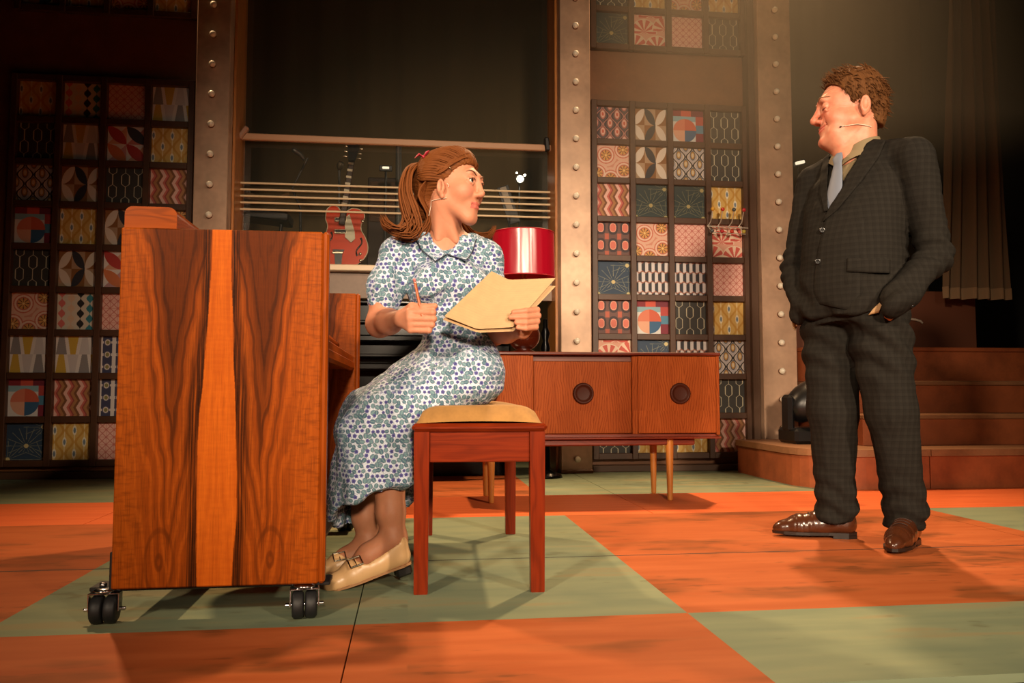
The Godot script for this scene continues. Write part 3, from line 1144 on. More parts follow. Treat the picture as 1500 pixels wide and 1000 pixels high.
	# tall turned black stand at the right of the piano
	var ts := thing("black_stand", "slim turned black stand seen between lamp base and bulb post", "stand", Vector3(0.93, 0, -5.2))
	pm = MB.new()
	pm.lathe([[0.0001, 0.0], [0.11, 0.0], [0.10, 0.02], [0.03, 0.05], [0.022, 0.5], [0.03, 0.74], [0.02, 0.78], [0.032, 0.83], [0.018, 0.88], [0.03, 0.93], [0.016, 0.97], [0.016, 1.02], [0.0001, 1.025]], 18, Vector3(0.877, 0.788, -5.200) * Vector3(1, 0, 1))
	part(ts, "stem", pm, pb)

func build_guitar() -> void:
	var z := -6.3
	var t := thing("electric_guitar", "orange hollow-body electric guitar standing behind the window", "guitar", Vector3(-0.501, 1.502, -6.300))
	var out := PackedVector2Array()
	# outline traced from the nut end clockwise, in pixels of the body then turned to metres
	var pts := [[479, 310], [486, 303], [494, 304], [499, 309], [507, 310], [515, 306], [524, 307], [531, 312], [532, 320], [528, 328], [528, 337], [533, 346], [537, 357], [537, 368], [531, 379], [521, 387], [507, 391], [492, 390], [482, 385], [474, 375], [471, 362], [474, 350], [479, 341], [481, 332], [478, 321]]
	var ctr := Vector3(-0.504, 1.725, -6.300)
	var sc := 0.00545
	var cv := Curve2D.new()
	for k in pts.size():
		var p := Vector2(pts[k][0] - 505, 350 - pts[k][1]) * sc
		var a := Vector2(pts[(k - 1 + pts.size()) % pts.size()][0] - 505, 350 - pts[(k - 1 + pts.size()) % pts.size()][1]) * sc
		var b := Vector2(pts[(k + 1) % pts.size()][0] - 505, 350 - pts[(k + 1) % pts.size()][1]) * sc
		cv.add_point(p, (a - b) / 6.0, (b - a) / 6.0)
	for p in cv.tessellate(3, 3.0):
		if out.size() == 0 or p.distance_to(out[out.size() - 1]) > 0.004:
			out.append(p)
	if out[0].distance_to(out[out.size() - 1]) < 0.006:
		out.remove_at(out.size() - 1)
	var xf := Transform3D(Basis.IDENTITY, ctr)
	var lacquer := mat("guitar_orange", rgb(214, 62, 10), 0.3, {"metallic_specular": 0.3})
	var gold := mat("guitar_metal", rgb(206, 190, 160), 0.25, {"metallic": 0.9})
	var black := mat("guitar_black", rgb(16, 14, 14), 0.25)
	var m := MB.new()
	m.prism(out, 0.06, xf)
	part(t, "body", m, lacquer)
	m = MB.new()
	var edge := []
	for p in out:
		edge.append(xf * Vector3(p.x, p.y, 0.001))
	edge.append(edge[0])
	var er := []
	for p in edge:
		er.append(0.0035)
	m.tube(edge, er, 5)
	part(t, "binding", m, mat("guitar_binding", rgb(222, 206, 170), 0.4))
	var nut := Vector3(-0.459, 2.336, -6.300)
	var heel := Vector3(-0.515, 1.922, -6.280)
	var dir := (nut - heel).normalized()
	var side := dir.cross(Vector3.BACK).normalized()
	var bs := Basis(side, dir, side.cross(dir))
	m = MB.new()
	m.box((Vector3(-0.524, 1.826, -6.280) + nut) / 2 + Vector3(0, 0, 0.012), Vector3(0.048, nut.distance_to(Vector3(-0.524, 1.826, -6.280)), 0.022), 0.006, bs)
	var neck := part(t, "neck", m, mat("guitar_fretboard", rgb(60, 40, 26), 0.4))
	for k in 7:
		m = MB.new()
		m.box(nut.lerp(heel, 0.06 + 0.13 * k) + Vector3(0, 0, 0.024), Vector3(0.04, 0.018, 0.002), 0.0005, bs)
		part(neck, "inlay", m, mat("guitar_inlay", rgb(216, 204, 174), 0.3))
	m = MB.new()
	m.prism(PackedVector2Array([Vector2(-0.024, 0), Vector2(0.024, 0), Vector2(0.045, 0.10), Vector2(0.04, 0.155), Vector2(0.012, 0.14), Vector2(-0.012, 0.14), Vector2(-0.04, 0.155), Vector2(-0.045, 0.10)]), 0.018, Transform3D(bs, nut + Vector3(0, 0, 0.012)))
	var hd := part(t, "headstock", m, black)
	for s in [-1.0, 1.0]:
		for k in 3:
			m = MB.new()
			m.tube([nut + dir * (0.03 + 0.04 * k) + side * s * 0.036, nut + dir * (0.03 + 0.04 * k) + side * s * 0.068], [0.006, 0.009], 8)
			part(hd, "tuning_peg", m, gold)
	for y in [323.0, 340.0]:
		m = MB.new()
		m.box(ctr + Vector3(-0.03, (350 - y) * sc, 0.012), Vector3(0.095, 0.036, 0.02), 0.004)
		var pk := part(t, "pickup", m, gold)
		m = MB.new()
		m.box(ctr + Vector3(-0.03, (350 - y) * sc, 0.023), Vector3(0.08, 0.02, 0.006), 0.002)
		part(pk, "pickup_cover", m, black)
	m = MB.new()
	m.prism(PackedVector2Array([Vector2(0.0, 0.16), Vector2(0.035, 0.19), Vector2(0.075, 0.06), Vector2(0.08, 0.0), Vector2(0.05, -0.03), Vector2(0.005, 0.01)]), 0.006, Transform3D(Basis.IDENTITY, ctr + Vector3(0, 0, 0.022)))
	part(t, "pickguard", m, mat("guitar_guard", rgb(206, 196, 160), 0.3))
	m = MB.new()
	m.box(ctr + Vector3(-0.05, -0.11, 0.012), Vector3(0.085, 0.018, 0.02), 0.004)
	part(t, "bridge", m, gold)
	m = MB.new()
	m.prism(PackedVector2Array([Vector2(-0.045, 0.06), Vector2(0.045, 0.06), Vector2(0.03, 0.03), Vector2(0.022, -0.075), Vector2(-0.022, -0.075), Vector2(-0.03, 0.03)]), 0.01, Transform3D(Basis.IDENTITY, ctr + Vector3(-0.045, -0.145, 0.016)))
	part(t, "tailpiece", m, black)
	for s in [[-0.115, -0.02], [0.11, -0.06]]:
		m = MB.new()
		var c0: Vector3 = ctr + Vector3(s[0], s[1], 0.002)
		var fp := []
		for k in 9:
			var a := (k / 8.0 - 0.5) * 2.0
			fp.append(c0 + Vector3(0.022 * sin(a * 2.6), 0.07 * a, 0))
		m.tube(fp, [0.009, 0.006, 0.005, 0.006, 0.007, 0.006, 0.005, 0.006, 0.009], 6, 1.0)
		part(t, "sound_hole", m, black)
	for s in [[0.12, -0.115], [0.125, -0.165], [0.135, 0.14]]:
		m = MB.new()
		m.lathe([[0.012, 0.0], [0.012, 0.014], [0.008, 0.018], [0.0001, 0.018]], 12, ctr + Vector3(s[0], s[1], 0.0), Basis(Vector3.RIGHT, PI / 2))
		part(t, "control_knob", m, gold)
	# its stand
	var st := thing("guitar_stand", "black folding stand that holds up the orange guitar", "stand", Vector3(ctr.x, 0, z - 0.08))
	var sm := mat("stand_black", rgb(20, 20, 20), 0.4)
	var base := Vector3(ctr.x, 0, z - 0.10)
	m = MB.new()
	m.tube([base + Vector3(0, 0.35, 0), Vector3(nut.x - 0.02, nut.y - 0.10, z - 0.09)], [0.012, 0.010], 8)
	part(st, "upright", m, sm)
	for a in 3:
		m = MB.new()
		m.tube([base + Vector3(0, 0.55, 0), base + Vector3(0.34 * cos(a * TAU / 3 + 0.5), 0.008, 0.34 * sin(a * TAU / 3 + 0.5))], [0.010, 0.008], 8)
		part(st, "leg", m, sm)
	m = MB.new()
	var cy: float = ctr.y - 40.5 * sc
	m.tube([Vector3(ctr.x - 0.12, cy + 0.03, z + 0.03), Vector3(ctr.x - 0.10, cy - 0.014, z + 0.01), Vector3(ctr.x, cy - 0.02, z - 0.09), Vector3(ctr.x + 0.10, cy - 0.014, z + 0.01), Vector3(ctr.x + 0.12, cy + 0.03, z + 0.03)], [0.008, 0.009, 0.009, 0.009, 0.008], 8)
	part(st, "cradle", m, sm)
	m = MB.new()
	m.tube([base + Vector3(0, 0.35, 0), Vector3(ctr.x, cy - 0.02, z - 0.09)], [0.012, 0.012], 8)
	part(st, "lower_upright", m, sm)

func build_band_gear() -> void:
	var blk := mat("stand_black", rgb(20, 20, 20), 0.4)
	var steel := mat("stand_steel", rgb(96, 92, 86), 0.4, {"metallic": 0.6})
	# boom microphone stand left of the guitar
	var b := Vector3(-0.827, 1.374, -6.500) * Vector3(1, 0, 1)
	var t := thing("microphone_stand", "boom microphone stand with a silver microphone left of the orange guitar", "stand", b)
	var m := MB.new()
	m.tube([b, Vector3(-0.868, 1.999, -6.500)], [0.011, 0.010], 8)
	part(t, "upright", m, blk)
	m = MB.new()
	m.tube([Vector3(-0.934, 2.156, -6.500), Vector3(-0.810, 2.393, -6.450)], [0.008, 0.008], 8)
	part(t, "boom", m, steel)
	m = MB.new()
	m.tube([Vector3(-0.868, 1.999, -6.500), Vector3(-0.934, 2.156, -6.500)], [0.009, 0.009], 8)
	part(t, "boom_joint", m, blk)
	m = MB.new()
	m.tube([Vector3(-0.836, 2.376, -6.450), Vector3(-0.867, 2.416, -6.440), Vector3(-0.897, 2.433, -6.430), Vector3(-0.917, 2.446, -6.420), Vector3(-0.927, 2.451, -6.420)], [0.014, 0.020, 0.022, 0.024, 0.012], 10)
	part(t, "microphone", m, steel)
	for a in 3:
		m = MB.new()
		m.tube([b + Vector3(0, 0.12, 0), b + Vector3(0.30 * cos(a * TAU / 3), 0.008, 0.30 * sin(a * TAU / 3))], [0.009, 0.008], 8)
		part(t, "leg", m, blk)
	# second microphone behind the guitar neck
	b = Vector3(-0.597, 1.430, -6.900) * Vector3(1, 0, 1)
	t = thing("microphone_stand", "dark straight microphone stand just left of the guitar neck", "stand", b)
	m = MB.new()
	m.tube([b, Vector3(-0.605, 2.432, -6.900)], [0.011, 0.010], 8)
	part(t, "upright", m, steel)
	m = MB.new()
	m.tube([Vector3(-0.605, 2.432, -6.900), Vector3(-0.598, 2.456, -6.880), Vector3(-0.585, 2.480, -6.860)], [0.018, 0.030, 0.024], 10)
	part(t, "microphone", m, mat("mic_grille", rgb(110, 96, 76), 0.5, {"metallic": 0.5}))
	m = MB.new()
	m.lathe([[0.0001, 0.0], [0.14, 0.0], [0.13, 0.02], [0.02, 0.03], [0.0001, 0.03]], 20, b)
	part(t, "stand_base", m, blk)
	# music stand with a sheet, right of the woman's face
	b = Vector3(0.793, 1.401, -6.500) * Vector3(1, 0, 1)
	t = thing("music_stand", "thin music stand behind the glass right of the woman's face", "stand", b)
	m = MB.new()
	m.tube([b, Vector3(0.799, 1.990, -6.500)], [0.011, 0.010], 8)
	part(t, "upright", m, blk)
	m = MB.new()
	m.box(Vector3(0.793, 2.075, -6.500), Vector3(0.10, 0.32, 0.012), 0.003, Basis(Vector3.BACK, 0.32))
	part(t, "desk", m, blk)
	for a in 3:
		m = MB.new()
		m.tube([b + Vector3(0, 0.12, 0), b + Vector3(0.26 * cos(a * TAU / 3), 0.008, 0.26 * sin(a * TAU / 3))], [0.009, 0.008], 8)
		part(t, "leg", m, blk)
	t = thing("sheet_music", "narrow pale sheet leaning on the music stand behind the glass", "paper", Vector3(0.774, 2.042, -6.480))
	m = MB.new()
	m.box(Vector3(0.775, 2.122, -6.485), Vector3(0.05, 0.20, 0.003), 0.0, Basis(Vector3.BACK, 0.32))
	part(t, "sheet", m, mat("sheet_white", rgb(190, 176, 158), 0.7))
	# folded papers at the left of the band area, on a keyboard stand
	b = Vector3(-1.059, 1.345, -6.300) * Vector3(1, 0, 1)
	t = thing("keyboard_stand", "dark low keyboard on a stand behind the left of the window", "keyboard", b)
	m = MB.new()
	m.box(Vector3(-1.119, 1.878, -6.300), Vector3(0.42, 0.07, 0.26), 0.01, Basis(Vector3.BACK, -0.1))
	part(t, "keyboard", m, blk)
	for s in [-1.0, 1.0]:
		m = MB.new()
		m.tube([Vector3(-1.119, 1.857, -6.300) + Vector3(0.14 * s, -0.03, 0), b + Vector3(-0.16 * s, 0.012, 0)], [0.014, 0.014], 8)
		part(t, "leg", m, blk)
	t = thing("song_sheets", "tan loose sheets lying open on the dark keyboard behind the glass", "paper", Vector3(-1.087, 2.016, -6.300))
	m = MB.new()
	m.grid([[Vector3(-1.300, 2.091, -6.350), Vector3(-1.194, 2.063, -6.330), Vector3(-1.087, 2.037, -6.300), Vector3(-0.996, 2.051, -6.300), Vector3(-0.933, 2.084, -6.320)], [Vector3(-1.262, 2.002, -6.220), Vector3(-1.159, 1.985, -6.200), Vector3(-1.049, 1.978, -6.200), Vector3(-0.969, 1.996, -6.200), Vector3(-0.912, 2.013, -6.220)]])
	part(t, "sheet", m, mat("song_paper", rgb(128, 92, 58), 0.7))
	# brown speaker cabinet
	b = Vector3(-0.248, 1.487, -7.300) * Vector3(1, 0, 1)
	t = thing("speaker_cabinet", "dim brown speaker cabinet between the guitar and the woman's hair", "speaker", b)
	m = MB.new()
	m.box(Vector3(b.x, 2.441 / 2, b.z), Vector3(0.26, 2.441, 0.3), 0.01)
	part(t, "cabinet", m, mat("cab_brown", rgb(52, 34, 22), 0.7))
	m = MB.new()
	m.box(Vector3(b.x, 2.441 - 0.22, b.z + 0.155), Vector3(0.22, 0.36, 0.012), 0.004)
	part(t, "grille", m, mat("grille_brown", rgb(76, 50, 30), 0.8))
	# work lights glinting behind the glass
	var wc := Vector3(1.012, 2.535, -7.400)
	t = thing("work_light", "round white work light with pin lamps glowing behind the glass above the red shade", "light", wc * Vector3(1, 0, 1))
	for q in [[0.0, 0.0, 0.034, 5.0], [-0.032, 0.058, 0.010, 2.0], [0.045, 0.038, 0.012, 2.0]]:
		var c: Vector3 = wc + Vector3(q[0], q[1], 0)
		var rr: float = q[2]
		m = MB.new()
		var pr := []
		for k in 9:
			var a := PI * k / 8.0
			pr.append([rr * sin(a) + 0.0001, -rr * cos(a)])
		m.lathe(pr, 14, c)
		part(t, "bulb", m, mat("work_glow_%d" % int(q[3]), rgb(255, 246, 220), 0.4, {"emission_enabled": true, "emission": rgb(255, 240, 205), "emission_energy_multiplier": q[3]}))
		m = MB.new()
		m.lathe([[rr * 1.3, -rr * 0.2], [rr * 1.1, -rr * 1.4], [0.0001, -rr * 1.6]], 14, c, Basis(Vector3.RIGHT, PI / 2))
		part(t, "housing", m, blk)
	m = MB.new()
	m.tube([Vector3(wc.x, 0.0, wc.z - 0.055), Vector3(wc.x, 0.012, wc.z - 0.055), wc + Vector3(0, 0.06, -0.055)], [0.10, 0.011, 0.009], 10)
	part(t, "stand_pole", m, blk)
	m = MB.new()
	m.tube([wc + Vector3(-0.032, 0.058, -0.02), wc + Vector3(0, 0.05, -0.055), wc + Vector3(0.045, 0.038, -0.02)], [0.006, 0.006, 0.006], 6)
	part(t, "bracket", m, blk)
	var glow := OmniLight3D.new()
	glow.name = "work_lamp_light"
	glow.position = wc + Vector3(0, 0, 0.045)
	glow.light_energy = 0.25
	glow.light_color = Color(1.0, 0.93, 0.80)
	glow.omni_range = 20.0
	glow.omni_attenuation = 2.0
	glow.light_size = 0.03
	glow.shadow_enabled = true
	add_child(glow)
	for q in [[565, 245.5, 0.055, 0.016, 0.0, "short pale strip light left of the woman's hair, behind the glass"], [1172, 238, 0.085, 0.026, 0.25, "slanted white strip light beside the bulb post, behind the man"]]:
		var c: Vector3 = Vector3(-0.205, 2.363, -6.550) if q[0] < 900 else Vector3(3.371, 2.548, -6.600)
		t = thing("strip_light", q[5], "light", c)
		m = MB.new()
		m.box(c, Vector3(q[2], q[3], 0.02), 0.004, Basis(Vector3.BACK, q[4]))
		part(t, "tube", m, mat("strip_glow", rgb(255, 246, 220), 0.4, {"emission_enabled": true, "emission": rgb(255, 236, 200), "emission_energy_multiplier": 1.1}))
		m = MB.new()
		m.box(c + Vector3(0, 0, -0.025), Vector3(q[2] + 0.05, q[3] + 0.03, 0.02), 0.004, Basis(Vector3.BACK, q[4]))
		part(t, "housing", m, blk)
		m = MB.new()
		m.tube([Vector3(c.x, 0.0, c.z - 0.04), Vector3(c.x, 0.012, c.z - 0.04), c + Vector3(0, 0, -0.035)], [0.10, 0.011, 0.009], 10)
		part(t, "stand_pole", m, blk)

# ---------------------------------------------------------------- steps, fixture and drape on the right
func build_steps() -> void:
	var paint := tri_mat("step_paint", rgb(166, 86, 44), 0.65, tx.mottle, Vector3.ONE * 1.4, {"uv1_world_triplanar": true})
	var nose := tri_mat("step_nosing", rgb(158, 110, 74), 0.5, tx.mottle, Vector3.ONE * 1.4, {"uv1_world_triplanar": true})
	var tops := [0.222, 0.412, 0.622, 0.862]
	var zf := [-4.32, -4.64, -4.97, -5.28]
	var t := thing("stage_steps", "orange-brown wooden steps rising behind the man's legs", "steps", Vector3(3.6, 0, -4.9))
	# lowest step in two modules, the left one rounding the corner
	for q in 2:
		var poly := PackedVector2Array()
		if q == 0:
			poly.append(Vector2(2.944, -4.32))
			for k in 9:
				var a := PI / 2 * k / 8.0
				poly.append(Vector2(2.56 - 0.32 * sin(a), -4.64 + 0.32 * cos(a)))
			poly.append(Vector2(2.24, -5.36)); poly.append(Vector2(2.944, -5.36))
		else:
			poly = PackedVector2Array([Vector2(2.950, -4.32), Vector2(2.950, -5.36), Vector2(5.5, -5.36), Vector2(5.5, -4.32)])
		var xf := Transform3D(Basis(Vector3.RIGHT, Vector3.FORWARD, Vector3.UP), Vector3(0, tops[0] - 0.038, 0))
		var fl := PackedVector2Array()
		for p in poly:
			fl.append(Vector2(p.x, -p.y))
		var m := MB.new()
		m.prism(fl, tops[0] - 0.038, xf)
		part(t, "riser_box", m, paint)
		var wide := Geometry2D.offset_polygon(fl, 0.016, Geometry2D.JOIN_ROUND)[0]
		if q == 0:
			for k in wide.size():
				wide[k].x = minf(wide[k].x, 2.944)
		else:
			for k in wide.size():
				wide[k].x = maxf(wide[k].x, 2.950)
		m = MB.new()
		m.prism(wide, 0.038, Transform3D(Basis(Vector3.RIGHT, Vector3.FORWARD, Vector3.UP), Vector3(0, tops[0], 0)))
		part(t, "tread", m, nose)
	for k in range(1, 4):
		var m := MB.new()
		var x0 := 2.735
		m.box(Vector3((x0 + 5.5) / 2, (tops[k] - 0.03) / 2 + tops[k - 1] / 2, (zf[k] - 5.9) / 2), Vector3(5.5 - x0, tops[k] - 0.03 - tops[k - 1], 5.9 + zf[k]), 0.003)
		part(t, "riser_box", m, paint)
		m = MB.new()
		m.box(Vector3((x0 + 5.5) / 2, tops[k] - 0.015, (zf[k] + 0.012 - 5.9) / 2), Vector3(5.5 - x0, 0.03, 5.9 + zf[k] + 0.012), 0.006)
		part(t, "tread", m, nose if k < 3 else paint)
	var pl := thing("low_partition", "dull red-brown partition above the top step, under the hanging drape", "partition", Vector3(3.5, 0.862, -5.7))
	var m3 := MB.new()
	m3.box(Vector3((2.74 + 4.310) / 2, 1.09, -5.72), Vector3(4.310 - 2.74, 0.45, 0.04), 0.004)
	part(pl, "board", m3, mat("partition_paint", rgb(104, 58, 36), 0.7))
	# black moving-head fixture on the bottom step
	var blk := mat("fixture_black", rgb(14, 14, 15), 0.35)
	var c := Vector3(2.514, 0.222, -4.95)
	var fx := thing("stage_fixture", "black stage light fixture standing on the bottom step by the bulb post", "stage light", c)
	var m := MB.new()
	m.box(c + Vector3(0.03, 0.05, 0), Vector3(0.30, 0.10, 0.26), 0.02)
	part(fx, "base", m, blk)
	for s in [-1.0, 1.0]:
		m = MB.new()
		m.box(c + Vector3(0.03 + s * 0.135, 0.19, 0), Vector3(0.045, 0.24, 0.12), 0.02)
		part(fx, "yoke_arm", m, blk)
	m = MB.new()
	var pr := []
	for k in 13:
		var a := PI * k / 12.0
		pr.append([0.115 * pow(sin(a), 0.7) + 0.0001, -0.155 * cos(a)])
	m.lathe(pr, 24, c + Vector3(0.03, 0.27, 0), Basis(Vector3.BACK, -0.9))
	part(fx, "head", m, blk)
	m = MB.new()
	m.box(c + Vector3(0.0, 0.03, 0.137), Vector3(0.035, 0.05, 0.012), 0.004)
	part(fx, "orange_tag", m, mat("tag_orange", rgb(190, 92, 48), 0.5))
	# cable looping off the partition
	var cb := thing("white_cable", "short white cable end sticking out beside the man's elbow", "cable", Vector3(3.797, 1.090, -5.690))
	m = MB.new()
	m.tube([Vector3(3.698, 1.100, -5.692), Vector3(3.752, 1.100, -5.690), Vector3(3.802, 1.095, -5.690), Vector3(3.841, 1.085, -5.690), Vector3(3.859, 1.070, -5.692)], [0.009, 0.009, 0.009, 0.009, 0.008], 8)
	part(cb, "lead", m, mat("cable_white", rgb(206, 190, 170), 0.5))
	# hanging drape
	var dz := -5.55
	var x0: float = 3.917
	var x1: float = 4.484
	var yb: float = 1.241
	var dr := thing("hanging_drape", "dim beige gathered drape hanging above the steps at the far right", "drape", Vector3((x0 + x1) / 2, yb, dz))
	for q in 2:
		var rows := []
		for r in 15:
			var f := r / 14.0
			var y := yb + 0.085 - 0.085 * f if q == 1 else yb + 0.075 + (4.2 - yb) * f
			var row := []
			for k in 49:
				var u := k / 48.0
				var nar := (0.16 * clampf((y - yb) / 2.3, 0.0, 1.0)) if q == 0 else 0.0
				var amp := 0.035 * (1.0 - 0.4 * clampf((y - yb) / 3.0, 0, 1))
				row.append(Vector3(lerpf(x0 + nar * 0.9, x1 - nar * 0.3, u), y, dz + amp * (sin(u * 31.0 + 0.5 * sin(y * 2.0)) + 0.5 * sin(u * 13.0 + 1.0)) + (0.004 if q == 1 else 0.0)))
			rows.append(row)
		m = MB.new()
		m.grid(rows)
		for r in rows.size():
			for k in rows[r].size():
				rows[r][k] += Vector3(0, 0, -0.006)
			rows[r].reverse()
		m.grid(rows)
		part(dr, "cloth" if q == 0 else "hem_band", m, mat("drape_beige", rgb(104, 82, 58), 0.9) if q == 0 else mat("drape_hem", rgb(136, 110, 80), 0.9))

# ---------------------------------------------------------------- organ on a dolly
func caster(t: Node3D, at: Vector3, turn: float) -> void:
	# twin-wheel swivel caster: at is the floor point under it
	var chrome := mat("caster_chrome", rgb(200, 200, 204), 0.18, {"metallic": 1.0})
	var rubber := mat("caster_rubber", rgb(22, 22, 24), 0.55)
	var bs := Basis(Vector3.UP, turn)
	var m := MB.new()
	# fork: a bent strap over the wheels
	m.box(at + Vector3(0, 0.0725, 0), Vector3(0.068, 0.004, 0.036), 0.0015, bs)
	for s in [-1.0, 1.0]:
		m.box(at + bs * Vector3(0.0335 * s, 0.052, 0), Vector3(0.003, 0.043, 0.030), 0.001, bs)
	var fork := part(t, "caster_fork", m, chrome)
	m = MB.new()
	m.lathe([[0.0001, 0.0], [0.022, 0.0], [0.026, 0.004], [0.026, 0.008], [0.018, 0.012], [0.0001, 0.012]], 20, at + Vector3(0, 0.073, 0))
	part(fork, "swivel", m, chrome)
	for s in [-1.0, 1.0]:
		m = MB.new()
		m.lathe([[0.0001, -0.0145], [0.016, -0.0145], [0.027, -0.014], [0.0325, -0.010], [0.0335, 0.0], [0.0325, 0.010], [0.027, 0.014], [0.016, 0.0145], [0.0001, 0.0145]], 28, at + bs * Vector3(0.0155 * s, 0.0335, 0), bs * Basis(Vector3.BACK, PI / 2))
		part(fork, "wheel", m, rubber)
	m = MB.new()
	m.tube([at + bs * Vector3(-0.047, 0.0335, 0), at + bs * Vector3(-0.045, 0.0335, 0), at + bs * Vector3(0.045, 0.0335, 0), at + bs * Vector3(0.047, 0.0335, 0)], [0.003, 0.005, 0.005, 0.003], 10)
	part(fork, "axle", m, chrome)

func build_organ() -> void:
	var t := thing("electric_organ", "walnut electric organ seen end-on, standing on a wheeled dolly", "organ", Vector3(-0.45, 0, -2.66))
	var fig := mat("organ_veneer", Color(0.95, 0.94, 0.92), 0.40, {"albedo_texture": tx.veneer, "metallic_specular": 0.14})
	var up := mat("organ_walnut_upright", Color.WHITE, 0.32, {"albedo_texture": tx.walnut_up, "uv1_scale": Vector3(4, 1.4, 1), "metallic_specular": 0.16})
	var flat := mat("organ_walnut_flat", Color.WHITE, 0.32, {"albedo_texture": tx.walnut_flat, "uv1_scale": Vector3(1.4, 4, 1), "metallic_specular": 0.16})
	var x0 := -0.690
	var x1 := -0.2
	var y0 := 0.088
	var y1 := 0.945
	for k in 2:
		var zc := -2.045 if k == 0 else -3.315
		var m := MB.new()
		m.box(Vector3((x0 + x1 - 0.016) / 2, (y0 + y1) / 2, zc), Vector3(x1 - x0 - 0.016, y1 - y0, 0.03), 0.003)
		for q in m.t.size():
			m.t[q] = Vector2((m.v[q].x - x0) / (x1 - x0), (y1 - m.v[q].y) / (y1 - y0))
		var p := part(t, "end_panel", m, fig)
		m = MB.new()
		m.box(Vector3(x1 - 0.0085, (y0 + y1) / 2, zc), Vector3(0.017, y1 - y0, 0.032), 0.0055)
		part(p, "front_lipping", m, up)
	var zc2 := -2.68
	var len := 1.24
	# case between the ends
	var m := MB.new()
	m.box(Vector3(-0.60, 0.51, zc2), Vector3(0.16, 0.83, len), 0.003)
	part(t, "back_case", m, flat)
	m = MB.new()
	m.box(Vector3(-0.555, 0.9335, zc2), Vector3(0.26, 0.018, len), 0.004)
	part(t, "top_board", m, flat)
	m = MB.new()
	m.box(Vector3(-0.375, 0.655, zc2), Vector3(0.31, 0.030, len), 0.004)
	part(t, "key_bed", m, flat)
	m = MB.new()
	m.box(Vector3(-0.355, 0.80, zc2), Vector3(0.20, 0.016, len), 0.004, Basis(Vector3.BACK, -0.75))
	part(t, "sloping_fall", m, flat)
	m = MB.new()
	m.box(Vector3(-0.235, 0.665, zc2), Vector3(0.022, 0.06, len), 0.005)
	part(t, "key_slip", m, flat)
	var ivory := mat("key_ivory", rgb(226, 216, 196), 0.3)
	var ebony := mat("key_ebony", rgb(16, 15, 15), 0.3)
	for k in 44:
		m = MB.new()
		var z := zc2 + 0.50 - k * 0.0232
		m.box(Vector3(-0.315, 0.682, z), Vector3(0.135, 0.02, 0.0222), 0.0015)
		var key := part(t, "white_key", m, ivory)
		if k % 7 in [0, 1, 3, 4, 5]:
			m = MB.new()
			m.box(Vector3(-0.343, 0.696, z - 0.0116), Vector3(0.085, 0.018, 0.012), 0.002)
			part(key, "black_key", m, ebony)
	m = MB.new()
	m.box(Vector3(-0.505, 0.36, zc2), Vector3(0.02, 0.54, len), 0.003)
	part(t, "knee_board", m, flat)
	# raised hood along the back of the top, with a rounded front edge
	var prof := PackedVector2Array()
	for p in [[-0.690, 0.947], [-0.690, 0.975]]:
		prof.append(Vector2(p[0], p[1]))
	for k in 7:
		var a := PI - PI / 2 * k / 6.0
		prof.append(Vector2(-0.672 + 0.018 * cos(a), 0.983 + 0.018 * sin(a)))
	for k in 7:
		var a := PI / 2 - PI / 2 * k / 6.0
		prof.append(Vector2(-0.590 + 0.022 * cos(a), 0.979 + 0.022 * sin(a)))
	prof.append(Vector2(-0.568, 0.947))
	m = MB.new()
	m.prism(prof, len + 0.02, Transform3D(Basis.IDENTITY, Vector3(0, 0, zc2 + len / 2 + 0.01)))
	part(t, "hood", m, mat("organ_hood", Color.WHITE, 0.28, {"albedo_texture": tx.walnut_flat, "uv1_scale": Vector3(2.5, 6, 1), "metallic_specular": 0.16}))
	# dolly: steel angle under each end with swivel casters
	var steel := mat("dolly_black", rgb(16, 16, 17), 0.45)
	for z in [-2.10, -3.28]:
		m = MB.new()
		m.box(Vector3(-0.47, 0.081, z), Vector3(0.56, 0.010, 0.07), 0.002)
		part(t, "dolly_bar", m, steel)
	m = MB.new()
	m.box(Vector3(-0.697, 0.125, -2.09), Vector3(0.012, 0.09, 0.07), 0.002)
	part(t, "dolly_upstand", m, steel)
	for s in [-0.62, -0.30]:
		m = MB.new()
		m.box(Vector3(s, 0.081, -2.69), Vector3(0.07, 0.010, 1.14), 0.002)
		part(t, "dolly_rail", m, steel)
	m = MB.new()
	m.lathe([[0.0001, 0.0], [0.009, 0.0], [0.009, 0.006], [0.005, 0.009], [0.0001, 0.009]], 6, Vector3(-0.722, 0.0865, -2.075))
	part(t, "bolt", m, mat("caster_chrome", rgb(200, 200, 204), 0.18, {"metallic": 1.0}))
	caster(t, Vector3(-0.716, 0, -2.072), 0.06)
	caster(t, Vector3(-0.250, 0, -2.060), 0.12)
	caster(t, Vector3(-0.250, 0, -3.32), 0.5)
	caster(t, Vector3(-0.690, 0, -3.32), -0.3)

